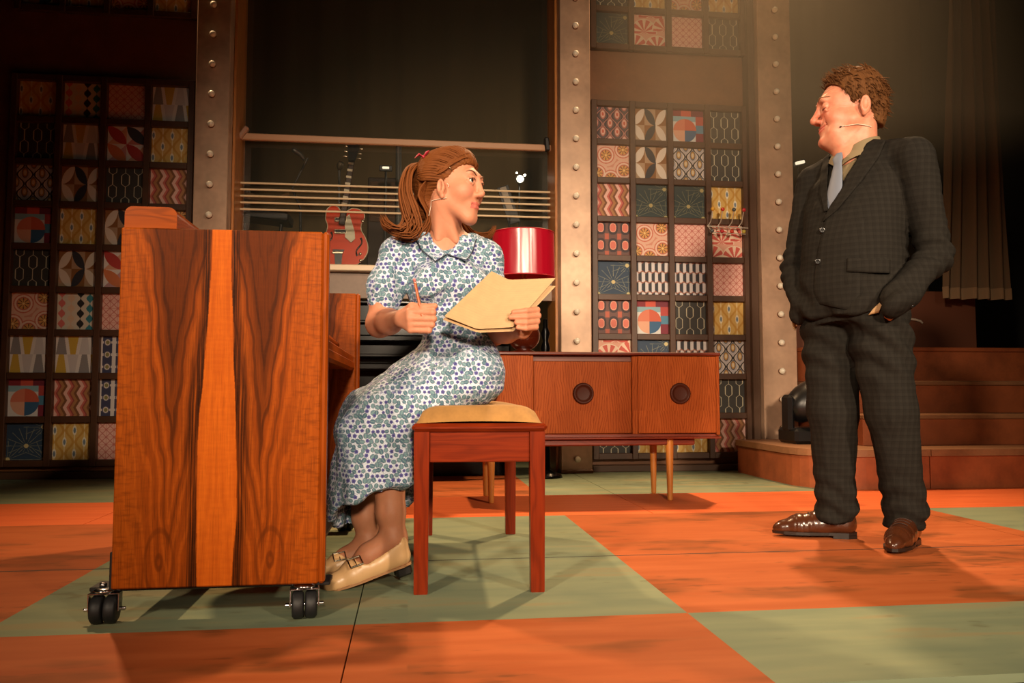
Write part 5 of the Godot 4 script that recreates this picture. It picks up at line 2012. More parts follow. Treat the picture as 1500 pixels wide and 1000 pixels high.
		gv.cone(b + Vector3(-0.070, -0.058, 0.004), b + Vector3(-0.125, -0.105, 0.006), 0.032, 0.022, 0.02)
	gv.build(body, null, func(p: Vector3, _n: Vector3) -> Color:
		return tights.lerp(srgb_lin(150, 96, 70), 0.35 * clampf(0.5 + skin_noise.get_noise_3dv(p * 30.0), 0, 1)))
	part(t, "body", body, skin)
	# ---- eyes, brows, lashes, nails
	var ir := srgb_lin(62, 66, 62)
	var gaze := (fwd + Vector3(0.05, 0.12, 0.20)).normalized()
	for q in [-1.0, 1.0]:
		part(t, "eye", eye_mesh(X * (Vector3(0.0315 * q, 0.0105, 0.0800) * hs), gaze, 0.0124 * hs, ir), mat("eye", Color.WHITE, 0.08, {"vertex_color_use_as_albedo": true}))
		var bp := []
		var lp := []
		for k in 7:
			var f := k / 6.0
			bp.append(hv.hit(X * (Vector3((0.014 + 0.036 * f) * q, 0.031 + 0.010 * sin(f * 2.4), 0.13) * hs), -fwd, 0.001, 0.2))
			lp.append(X * (Vector3((0.0195 + 0.0275 * f) * q, 0.0150 + 0.0065 * sin(f * PI) - 0.003 * f, 0.0955 - 0.011 * f * f) * hs))
		var m := MB.new()
		m.tube(bp, [0.0012, 0.0021, 0.0024, 0.0024, 0.0021, 0.0016, 0.0006], 6)
		part(t, "eyebrow", m, mat("brow_brown", rgb(96, 58, 36), 0.7))
		m = MB.new()
		m.tube(lp, [0.0008, 0.0014, 0.0018, 0.0020, 0.0022, 0.0022, 0.0008], 6)
		part(t, "eyelash", m, mat("lash_dark", rgb(36, 24, 20), 0.6))
	# ---- dress
	var dv := Vol.new(Vector3(-0.33, 0.10, -2.78), Vector3(0.52, 1.12, -2.26), 0.0078)
	var bx: float = 0.116
	var tb := Vector3(bx, 0, -2.55)
	dv.loft(tb, Vector3.RIGHT, Vector3.BACK, [
		[0.56, 0.088, 0.150, 0.197 - bx, 0.0], [0.64, 0.096, 0.135, 0.184 - bx, 0.0],
		[0.70, 0.106, 0.112, 0.162 - bx, 0.0], [0.77, 0.108, 0.100, 0.136 - bx, 0.0],
		[0.84, 0.128, 0.102, 0.120 - bx, 0.005], [0.92, 0.138, 0.104, 0.109 - bx, 0.01],
		[0.985, 0.128, 0.080, 0.102 - bx, 0.0], [1.02, 0.085, 0.062, 0.102 - bx, 0.0]], 0.03)
	dv.ell(Vector3(0.056, 0.876, -2.455), Vector3(0.060, 0.062, 0.055), Basis.IDENTITY, 0.04)
	dv.ell(Vector3(0.180, 0.874, -2.460), Vector3(0.060, 0.062, 0.055), Basis.IDENTITY, 0.04)
	# yoke and sleeves
	dv.cone(Vector3(0.023, 1.007, -2.540), Vector3(-0.034, 0.981, -2.520), 0.046, 0.056, 0.04)
	dv.cone(Vector3(0.192, 1.010, -2.560), Vector3(0.241, 0.982, -2.570), 0.046, 0.050, 0.04)
	dv.cone(Vector3(-0.038, 0.968, -2.520), Vector3(-0.073, 0.875, -2.500), 0.055, 0.056, 0.02)
	dv.cone(Vector3(-0.075, 0.875, -2.500), Vector3(-0.075, 0.863, -2.500), 0.056, 0.054, 0.02)
	dv.cone(Vector3(-0.074, 0.850, -2.500), Vector3(-0.076, 0.829, -2.500), 0.047, 0.046, 0.010)
	dv.cone(Vector3(0.241, 0.973, -2.570), Vector3(0.259, 0.839, -2.550), 0.050, 0.050, 0.03)
	# hips and thighs
	dv.ell(Vector3(0.189, 0.605, -2.560), Vector3(0.090, 0.092, 0.185), Basis.IDENTITY, 0.04)
	dv.cone(Vector3(0.186, 0.595, -2.470), Vector3(-0.075, 0.485, -2.430), 0.090, 0.078, 0.05)
	dv.cone(Vector3(0.192, 0.603, -2.660), Vector3(-0.127, 0.480, -2.600), 0.090, 0.078, 0.05)
	dv.cone(Vector3(0.145, 0.644, -2.560), Vector3(-0.106, 0.483, -2.510), 0.110, 0.085, 0.05)
	dv.cone(Vector3(-0.075, 0.485, -2.430), Vector3(-0.146, 0.433, -2.430), 0.078, 0.066, 0.04)
	dv.cone(Vector3(-0.127, 0.480, -2.600), Vector3(-0.169, 0.425, -2.600), 0.078, 0.066, 0.04)
	# hanging skirt with folds, hollow underneath
	var sk := Vector3(-0.096, 0, -2.50)
	dv.loft(sk, Vector3.RIGHT, Vector3.BACK, [[0.10, 0.140, 0.168, -0.002, 0.008], [0.22, 0.140, 0.164, 0.002, 0.008], [0.34, 0.136, 0.158, 0.008, 0.008], [0.44, 0.114, 0.138, 0.018, 0.004], [0.50, 0.075, 0.10, 0.04, 0.0]], 0.05, 2.4)
	dv.loft(sk, Vector3.RIGHT, Vector3.BACK, [[0.05, 0.126, 0.154, -0.002, 0.008], [0.22, 0.122, 0.148, 0.002, 0.008], [0.32, 0.10, 0.115, 0.004, 0.0], [0.38, 0.06, 0.07, 0.01, 0.0]], 0.012, 2.4, true)
	dv.slice(Vector3(sk.x, 0.205, -2.50), Vector3(0.34, -1.0, 0.36).normalized(), Vector3(-0.33, 0.1, -2.78), Vector3(0.20, 0.45, -2.26))
	# open neckline: a V
	dv.cone(Vector3(0.113, 1.054, -2.460), Vector3(0.109, 0.975, -2.420), 0.052, 0.006, 0.006, 1.0, Vector3.ZERO, true)
	dv.cone(Vector3(0.108, 1.077, -2.550), Vector3(0.106, 1.032, -2.500), 0.060, 0.050, 0.006, 1.0, Vector3.ZERO, true)
	var gown := MB.new()
	# pulled creases: from, to, depth, width
	var pulls := [[Vector3(0.035, 0.803, -2.440), Vector3(0.182, 0.858, -2.430), 0.010, 0.010], [Vector3(-0.023, 0.933, -2.460), Vector3(-0.010, 0.813, -2.460), 0.012, 0.010], [Vector3(0.006, 0.923, -2.440), Vector3(0.043, 0.940, -2.440), 0.006, 0.008],
		[Vector3(0.184, 0.944, -2.460), Vector3(0.233, 0.895, -2.480), 0.009, 0.010], [Vector3(0.080, 0.762, -2.440), Vector3(-0.020, 0.658, -2.420), 0.008, 0.012], [Vector3(0.204, 0.722, -2.440), Vector3(0.080, 0.659, -2.420), 0.008, 0.012],
		[Vector3(0.236, 0.702, -2.450), Vector3(0.213, 0.608, -2.420), 0.006, 0.012], [Vector3(0.020, 0.607, -2.380), Vector3(-0.076, 0.499, -2.350), 0.007, 0.012], [Vector3(-0.076, 0.499, -2.340), Vector3(-0.082, 0.326, -2.340), 0.012, 0.012], [Vector3(0.080, 0.577, -2.380), Vector3(0.030, 0.518, -2.360), 0.007, 0.010]]
	var fold := func(p: Vector3, n: Vector3) -> float:
		var d := 0.0
		# skirt: hanging folds deepening to the hem
		var a := atan2(p.z - sk.z, p.x - sk.x)
		var low := smoothstep(0.50, 0.22, p.y) * smoothstep(0.22, 0.10, p.x)
		d += low * (0.008 * sin(a * 7.0 + 1.2 * sin(p.y * 9.0)) + 0.003 * sin(a * 13.0 + 2.0))
		# lap: soft drag lines from hip to knee
		var lap := smoothstep(0.46, 0.54, p.y) * smoothstep(0.76, 0.62, p.y)
		d += lap * 0.006 * fold_noise.get_noise_3d(p.x * 7.0 + p.y * 16.0, p.y * 10.0 - p.x * 6.0, p.z * 7.0)
		# waist: blouse gathered over the seam
		d += 0.007 * exp(-pow((p.y - 0.79) / 0.035, 2.0)) * (0.5 + sin(p.x * 130.0 + 2.0 * sin(p.y * 60.0)) * 0.5)
		d -= 0.012 * exp(-pow((p.y - 0.748) / 0.010, 2.0)) * smoothstep(0.30, 0.20, absf(p.x - bx - 0.02))
		# bodice: slanting creases
		var bod := smoothstep(0.78, 0.84, p.y)
		d += bod * 0.006 * fold_noise.get_noise_3d(p.x * 10.0 - p.y * 9.0, p.y * 9.0, p.z * 9.0)
		for c in pulls:
			var ab: Vector3 = c[1] - c[0]
			var tt := clampf((p - c[0]).dot(ab) / ab.length_squared(), 0.0, 1.0)
			var w: float = (p - c[0] - ab * tt).length() if absf((p - c[0]).z) < 0.12 else 1.0
			w = maxf(0.0, w - 0.02)
			d -= c[2] * exp(-w * w / (c[3] * c[3])) * (1.0 - 0.5 * tt)
		# gathers in the sleeve above its cuff
		var sl := smoothstep(-0.085, -0.11, p.x) * smoothstep(0.80, 0.83, p.y)
		d += sl * (0.004 * sin(atan2(p.z + 2.50, p.x + 0.13) * 14.0) * smoothstep(0.93, 0.83, p.y))
		return d
	dv.build(gown, fold)
	var cotton := tri_mat("floral_cotton", Color.WHITE, 0.75, tx.floral, Vector3.ONE * 8.0, {"uv1_triplanar_sharpness": 10.0})
	part(t, "dress", gown, cotton)
	# collar: two pointed flaps
	var col := MB.new()
	var fd := Vector3(0, -0.05, -1).normalized()
	band(col, dv, [Vector3(0.065, 1.063, -2.450), Vector3(0.067, 1.013, -2.450), Vector3(0.109, 0.968, -2.450)], [Vector3(0.009, 1.041, -2.450), Vector3(0.030, 0.987, -2.450), Vector3(0.074, 0.938, -2.450)], fd, 0.009, 8)
	part(t, "collar", col, cotton)
	col = MB.new()
	band(col, dv, [Vector3(0.154, 1.049, -2.450), Vector3(0.146, 1.011, -2.450), Vector3(0.111, 0.968, -2.450)], [Vector3(0.204, 1.029, -2.450), Vector3(0.192, 0.986, -2.450), Vector3(0.169, 0.946, -2.450)], fd, 0.009, 8)
	part(t, "collar", col, cotton)
	var pipe := mat("collar_piping", rgb(40, 44, 62), 0.7)
	for q in [[Vector3(0.009, 1.041, -2.450), Vector3(0.030, 0.987, -2.450), Vector3(0.074, 0.938, -2.450), Vector3(0.109, 0.968, -2.450)], [Vector3(0.204, 1.029, -2.450), Vector3(0.192, 0.986, -2.450), Vector3(0.169, 0.946, -2.450), Vector3(0.111, 0.968, -2.450)]]:
		var cv := Curve3D.new()
		for p in q: cv.add_point(p)
		var pp := []
		var pr := []
		for k in 19:
			pp.append(dv.hit(cv.sample_baked(cv.get_baked_length() * k / 18.0) - fd * 0.25, fd, 0.0115))
			pr.append(0.0016)
		col = MB.new()
		col.tube(pp, pr, 6)
		part(t, "piping", col, pipe)
	woman_hair(t, X, hs)
	# ---- shoes
	loafer(t, Vector3(0.010, 0.056, -2.410), Vector3(-0.227, -0.008, -2.340), 0.0)
	loafer(t, Vector3(-0.080, 0.021, -2.600), Vector3(-0.279, -0.006, -2.560), 0.0)
	# ---- headset microphone
	var wire := mat("mic_wire", rgb(214, 196, 176), 0.4)
	var mic := MB.new()
	mic.tube([Vector3(0.108, 1.180, -2.425), Vector3(0.113, 1.174, -2.424), Vector3(0.113, 1.168, -2.425)], [0.0009, 0.0010, 0.0009], 6)
	mic.tube([Vector3(0.107, 1.136, -2.430), Vector3(0.078, 1.133, -2.440), Vector3(0.062, 1.133, -2.460), Vector3(0.061, 1.118, -2.470), Vector3(0.055, 1.091, -2.480)], [0.0010, 0.0010, 0.0010, 0.0010, 0.0010], 6)
	part(t, "microphone_wire", mic, wire)
	# ---- pencil and papers
	var pc := thing("pencil", "orange-brown pencil with a pink eraser in the woman's right hand", "pencil", Vector3(0.021, 0.795, -2.272))
	var p0 := Vector3(0.011, 0.868, -2.285)
	var p1 := Vector3(0.033, 0.762, -2.268)
	var m := MB.new()
	m.tube([p0.lerp(p1, 0.14), p1 + (p1 - p0) * 0.02], [0.0042, 0.0042], 6)
	part(pc, "shaft", m, mat("pencil_paint", rgb(170, 80, 32), 0.35))
	m = MB.new()
	m.tube([p0.lerp(p1, 0.07), p0.lerp(p1, 0.14)], [0.0044, 0.0044], 12)
	part(pc, "ferrule", m, mat("pencil_metal", rgb(190, 120, 110), 0.3, {"metallic": 0.7}))
	m = MB.new()
	m.tube([p0, p0.lerp(p1, 0.02), p0.lerp(p1, 0.07)], [0.003, 0.0042, 0.0042], 12)
	part(pc, "eraser", m, mat("pencil_eraser", rgb(200, 110, 110), 0.7))
	for s in 2:
		var sh := thing("paper_sheet", "cream lined sheet facing the viewer in the woman's left hand" if s == 0 else "cream sheet held behind the front one, its corners peeking out", "paper", Vector3(0.263, 0.814, -2.320), "papers the woman holds")
		var o := Vector3(0, 0, 0) if s == 0 else Vector3(0.001, -0.009, -0.006)
		var le := [Vector3(0.239, 0.907, -2.375), Vector3(0.096, 0.763, -2.285)]
		var mi := [Vector3(0.289, 0.879, -2.355), Vector3(0.188, 0.726, -2.275)]
		var re := [Vector3(0.432, 0.890, -2.375), Vector3(0.294, 0.736, -2.310)]
		if s == 1:
			le = [Vector3(0.231, 0.901, -2.380), Vector3(0.091, 0.763, -2.292)]
			re = [Vector3(0.433, 0.876, -2.380), Vector3(0.297, 0.734, -2.318)]
		var rows2 := []
		for r in 11:
			var f := r / 10.0
			var a: Vector3 = le[0].lerp(le[1], f)
			var b: Vector3 = mi[0].lerp(mi[1], f)
			var d: Vector3 = re[0].lerp(re[1], f)
			var row := []
			for k in 17:
				var u := k / 16.0
				var p: Vector3 = a.lerp(b, u / 0.4) if u < 0.4 else b.lerp(d, (u - 0.4) / 0.6)
				p += Vector3(0, 0, 0.004 * sin(u * PI * 2.0) * f - 0.003 * sin(f * PI))
				row.append(p + o)
			rows2.append(row)
		m = MB.new()
		m.grid(rows2)
		part(sh, "sheet", m, mat("cream_paper", Color.WHITE, 0.7, {"albedo_texture": tx.paper, "backlight_enabled": true, "backlight": Color(0.12, 0.10, 0.07)}))

func loafer(t: Node3D, heel: Vector3, toe: Vector3, _x: float) -> void:
	# low-heeled loafer; heel and toe are the ends of the sole
	var fwd := (toe - heel).normalized()
	var side := fwd.cross(Vector3.UP).normalized()
	var up := side.cross(fwd).normalized()
	var len := heel.distance_to(toe)
	var k := len / 0.25
	var S := func(u: float, v: float, w: float) -> Vector3: return heel + fwd * (u * k) + up * (v * k) + side * (w * k)
	var vol := Vol.new(heel.min(toe) - Vector3(0.06, 0.05, 0.07), heel.max(toe) + Vector3(0.06, 0.11, 0.07), 0.0032)
	vol.cone(S.call(0.030, 0.030, 0), S.call(0.10, 0.028, 0), 0.033 * k, 0.035 * k, 0.01)
	vol.cone(S.call(0.024, 0.060, 0), S.call(0.07, 0.042, 0), 0.027 * k, 0.031 * k, 0.01)
	vol.cone(S.call(0.10, 0.028, 0), S.call(0.165, 0.022, 0), 0.036 * k, 0.038 * k, 0.01)
	vol.cone(S.call(0.165, 0.022, 0), S.call(0.215, 0.015, 0), 0.038 * k, 0.028 * k, 0.01)
	vol.cone(S.call(0.215, 0.015, 0), S.call(0.236, 0.012, 0), 0.028 * k, 0.016 * k, 0.01)
	vol.cone(S.call(0.145, 0.040, 0), S.call(0.165, 0.034, 0), 0.030 * k, 0.028 * k, 0.012)
	# opening for the foot
	vol.cone(S.call(0.020, 0.112, 0), S.call(0.135, 0.078, 0), 0.030 * k, 0.030 * k, 0.004, 1.0, Vector3.ZERO, true)
	vol.cone(S.call(0.034, 0.074, 0), S.call(0.126, 0.058, 0), 0.024 * k, 0.032 * k, 0.004, 1.0, Vector3.ZERO, true)
	vol.slice(S.call(0.0, 0.004, 0.0), -up, vol.o, vol.o + Vector3(vol.nx, vol.ny, vol.nz) * vol.h)
	var tan := mat("shoe_tan", rgb(206, 166, 118), 0.38, {"clearcoat_enabled": true, "clearcoat": 0.25, "clearcoat_roughness": 0.3})
	var m := MB.new()
	vol.build(m)
	var sh := part(t, "shoe", m, tan)
	# sole and heel
	var outl := PackedVector2Array()
	for q in [[0.0, 0.0], [0.006, 0.018], [0.03, 0.029], [0.09, 0.029], [0.15, 0.037], [0.19, 0.036], [0.22, 0.027], [0.243, 0.010], [0.246, 0.0]]:
		outl.append(Vector2(q[0], q[1]) * k)
	for q in [[0.243, -0.010], [0.22, -0.027], [0.19, -0.036], [0.15, -0.037], [0.09, -0.029], [0.03, -0.029], [0.006, -0.018]]:
		outl.append(Vector2(q[0], q[1]) * k)
	m = MB.new()
	m.prism(outl, 0.006 * k, Transform3D(Basis(fwd, side, fwd.cross(side)), heel + up * (0.000 if fwd.cross(side).dot(up) < 0 else 0.006 * k)))
	part(sh, "sole", m, mat("sole_tan", rgb(158, 116, 78), 0.5))
	m = MB.new()
	m.box(S.call(0.030, -0.014, 0), Vector3(0.046, 0.028, 0.040) * k, 0.006, Basis(fwd, up, side))
	part(sh, "heel", m, mat("heel_black", rgb(20, 17, 16), 0.4))
	# strap over the instep and its buckle
	m = MB.new()
	var a := []
	var b := []
	for q in 9:
		var w := (q / 8.0 - 0.5) * 2.0 * 1.35
		var dirv: Vector3 = (up * cos(w) + side * sin(w)).normalized()
		a.append(vol.hit(S.call(0.146, 0.014, 0) + dirv * 0.10, -dirv, 0.0035, 0.12))
		b.append(vol.hit(S.call(0.174, 0.014, 0) + dirv * 0.10, -dirv, 0.0035, 0.12))
	m.grid([a, b])
	part(sh, "strap", m, tan)
	m = MB.new()
	var wv := 0.55
	var dv: Vector3 = (up * cos(wv) + (side if side.z > 0 else -side) * sin(wv)).normalized()
	var bc := vol.hit(S.call(0.158, 0.014, 0) + dv * 0.10, -dv, 0.006, 0.12)
	var across := fwd.cross(dv).normalized()
	var cr := [bc + fwd * 0.018 + across * 0.016, bc + fwd * 0.018 - across * 0.016, bc - fwd * 0.018 - across * 0.016, bc - fwd * 0.018 + across * 0.016]
	for q in 4:
		m.tube([cr[q], cr[(q + 1) % 4]], [0.0022, 0.0022], 8)
	m.tube([bc + across * 0.016, bc - across * 0.014], [0.0015, 0.0015], 6)
	part(sh, "buckle", m, mat("buckle_steel", rgb(196, 188, 170), 0.2, {"metallic": 1.0}))

func woman_hair(t: Node3D, X: Transform3D, s: float) -> void:
	var brown := mat("hair_brown", rgb(134, 76, 36), 0.62, {"albedo_texture": tx.strand, "metallic_specular": 0.25})
	var r := RandomNumberGenerator.new()
	r.seed = 12
	var L := func(x: float, y: float, z: float) -> Vector3: return X * (Vector3(x, y, z) * s)
	var lo := X.origin - Vector3(0.16, 0.13, 0.16)
	var vol := Vol.new(lo, X.origin + Vector3(0.16, 0.17, 0.16), 0.0034)
	vol.ell(L.call(0, 0.050, -0.026), Vector3(0.085, 0.086, 0.101) * s, X.basis, 0.01)
	vol.ell(L.call(0, 0.085, 0.010), Vector3(0.062, 0.050, 0.066) * s, X.basis, 0.02)
	vol.cone(L.call(0, 0.02, -0.085), L.call(0, -0.06, -0.085), 0.055 * s, 0.040 * s, 0.03)
	vol.ell(L.call(0, -0.034, 0.088), Vector3(0.13, 0.106, 0.086) * s, X.basis, 0.006, true)
	# clear the ears
	for q in [-1.0, 1.0]:
		vol.ell(L.call(0.085 * q, -0.038, 0.014), Vector3(0.034, 0.042, 0.030) * s, X.basis, 0.008, true)
	var m := MB.new()
	var Xi := X.affine_inverse()
	vol.build(m, func(p: Vector3, _n: Vector3) -> float:
		var q := Xi * p
		var a := atan2(q.y - 0.03, q.x)
		return 0.0035 * fold_noise.get_noise_2d(a * 7.0, q.z * 9.0) + 0.0022 * fold_noise.get_noise_2d(a * 22.0, q.z * 12.0))
	for k in m.v.size():
		var q := Xi * m.v[k]
		m.t[k] = Vector2(atan2(q.y - 0.03, q.x) * 1.6, q.z * 3.0)
	# combed-back locks from the hairline to the gather at the back
	for k in 170:
		var a := lerpf(-0.42, PI + 0.42, (k + r.randf() * 0.8) / 170.0)
		var gx := cos(a)
		var gy := sin(a)
		var zz := 0.050 * clampf(gy, -0.2, 1.0) + 0.012
		var p0: Vector3 = L.call(gx * 0.074, 0.035 + gy * 0.072, zz + 0.008)
		var p1: Vector3 = L.call(gx * 0.089, 0.046 + gy * 0.089, zz - 0.040 + r.randf_range(-0.008, 0.008))
		var p2: Vector3 = L.call(gx * 0.082, 0.045 + gy * 0.078, -0.075)
		var p3: Vector3 = L.call(gx * 0.022, 0.050 + gy * 0.020, -0.125)
		lock(m, [p0, p1, p2, p3], r.randf_range(0.0028, 0.0050), 0.7, 0.6, 9, 5)
	# rolled wave over the brow, on both sides of the parting
	for q in [-1.0, 1.0]:
		for k in 30:
			var f := k / 29.0
			var pts := []
			for w in 8:
				var a := 0.4 + w * 0.62
				var rad := (0.024 - 0.0016 * w) * (0.85 + 0.25 * sin(f * PI))
				pts.append(L.call(q * (0.006 + 0.056 * f), 0.098 - 0.034 * f * f + rad * sin(a), 0.050 - 0.020 * f + rad * cos(a)))
			lock(m, pts, 0.0036, 0.5, 0.7, 14, 5)
		for k in 26:
			var f := k / 25.0
			var j := Vector3(r.randf_range(-1, 1), r.randf_range(-1, 1), r.randf_range(-1, 1)) * 0.004
			lock(m, [L.call(q * 0.008, 0.088 + 0.022 * f, 0.074 - 0.028 * f) + j, L.call(q * 0.042, 0.084 + 0.020 * f, 0.064 - 0.030 * f) - j, L.call(q * 0.070, 0.058 + 0.024 * f, 0.040 - 0.030 * f) + j, L.call(q * 0.083, 0.030 + 0.022 * f, 0.006 - 0.022 * f) - j, L.call(q * 0.080, 0.018 + 0.03 * f, -0.045) + j], 0.0044, 0.5, 0.7, 12, 5)
	# half-up tail falling behind, flipping out at the ends
	for k in 150:
		var j := Vector3(r.randf_range(-1, 1), r.randf_range(-1, 1), r.randf_range(-1, 1))
		var f := r.randf()
		var z := Vector3(0, 0, 0.075 * (f - 0.4))
		var flip := r.randf()
		var pts := [Vector3(0.031, 1.263, -2.520) + j * 0.006, Vector3(-0.005, 1.233, -2.510) + j * Vector3(0.012, 0.006, 0.02) + z * 0.6,
			Vector3(-0.017, 1.159, -2.500) + j * Vector3(0.020, 0.008, 0.02) + z, Vector3(0.001, 1.087, -2.490) + j * Vector3(0.026, 0.01, 0.02) + z * 1.2]
		if flip < 0.55:
			pts.append(Vector3(-0.024, 1.042, -2.480) + j * Vector3(0.020, 0.006, 0.02) + z * 1.2)
			pts.append(Vector3(-0.065, 1.047, -2.470) + j * Vector3(0.012, 0.006, 0.02) + z * 1.2)
			pts.append(Vector3(-0.084, 1.072, -2.470) + j * Vector3(0.010, 0.010, 0.02) + z * 1.2)
		else:
			pts.append(Vector3(0.013, 1.043, -2.480) + j * Vector3(0.024, 0.008, 0.02) + z * 1.2)
			pts.append(Vector3(-0.011, 1.013, -2.460) + j * Vector3(0.024, 0.008, 0.02) + z * 1.2)
			pts.append(Vector3(-0.048, 1.018, -2.460) + j * Vector3(0.014, 0.008, 0.02) + z * 1.2)
		lock(m, pts, r.randf_range(0.0035, 0.0065), 0.25, 0.6, 16, 5)
	# under layer behind the ear and nape
	for k in 60:
		var f := k / 59.0
		var j := Vector3(r.randf_range(-1, 1), r.randf_range(-1, 1), r.randf_range(-1, 1)) * 0.008
		lock(m, [L.call(lerpf(-0.078, 0.075, f), 0.015, -0.045), L.call(lerpf(-0.074, 0.07, f), -0.03, -0.078), Vector3(0.055, 1.097, -2.500) + Vector3(0.02 * f, 0, -0.09 * f) + j, Vector3(0.034, 1.045, -2.490) + Vector3(0.03 * f, 0, -0.10 * f) + j * 2.0, Vector3(-0.003, 1.025, -2.480) + Vector3(0.04 * f, 0, -0.10 * f) + j * 2.0], 0.0058, 0.3, 0.6, 12, 5)
	# locks over the far shoulder that flip up beside the jaw
	for k in 40:
		var f := k / 39.0
		var j := Vector3(r.randf_range(-1, 1), r.randf_range(-1, 1), r.randf_range(-1, 1)) * 0.006
		lock(m, [Vector3(0.128, 1.155, -2.600) + j, Vector3(0.168, 1.100, -2.600) + j, Vector3(0.193, 1.058, -2.580) + j * 1.5, Vector3(0.227, 1.039, -2.570) + j * 1.5 + Vector3(0, 0.012 * f, 0), Vector3(0.255, 1.047, -2.560) + j + Vector3(0, 0.012 * f, 0), Vector3(0.268, 1.078, -2.560) + j], 0.0048, 0.2, 0.6, 14, 5)
	part(t, "hair", m, brown)
	# red bow at the crown, pin over the wave
	var bow := MB.new()
	var c: Vector3 = Vector3(0.037, 1.271, -2.470)
	bow.tube([c, c + Vector3(-0.014, 0.006, 0.006), c + Vector3(-0.026, -0.006, 0.006)], [0.003, 0.008, 0.002], 8, 0.5)
	bow.tube([c, c + Vector3(0.010, 0.012, 0.006), c + Vector3(0.018, 0.020, 0.002)], [0.003, 0.007, 0.002], 8, 0.5)
	bow.tube([c + Vector3(-0.003, 0, 0.002), c + Vector3(0.003, 0.001, 0.002)], [0.005, 0.005], 8)
	part(t, "hair_bow", bow, mat("bow_red", rgb(150, 24, 44), 0.5))
	var pin := MB.new()
	pin.tube([vol.hit(Vector3(0.113, 1.230, -2.350), Vector3.FORWARD, 0.006, 0.3), vol.hit(Vector3(0.125, 1.219, -2.350), Vector3.FORWARD, 0.007, 0.3), vol.hit(Vector3(0.137, 1.205, -2.350), Vector3.FORWARD, 0.006, 0.3)], [0.0013, 0.0016, 0.0013], 6)
	part(t, "hair_pin", pin, mat("pin_metal", rgb(200, 180, 150), 0.25, {"metallic": 1.0}))

# ---------------------------------------------------------------- the man
func mw(s: float, y: float, d: float) -> Vector3:
	# s to his left, d ahead of him
	return Vector3(1.68, y, -2.85) + Vector3(0.423, 0, 0.906) * s + Vector3(-0.906, 0, 0.423) * d

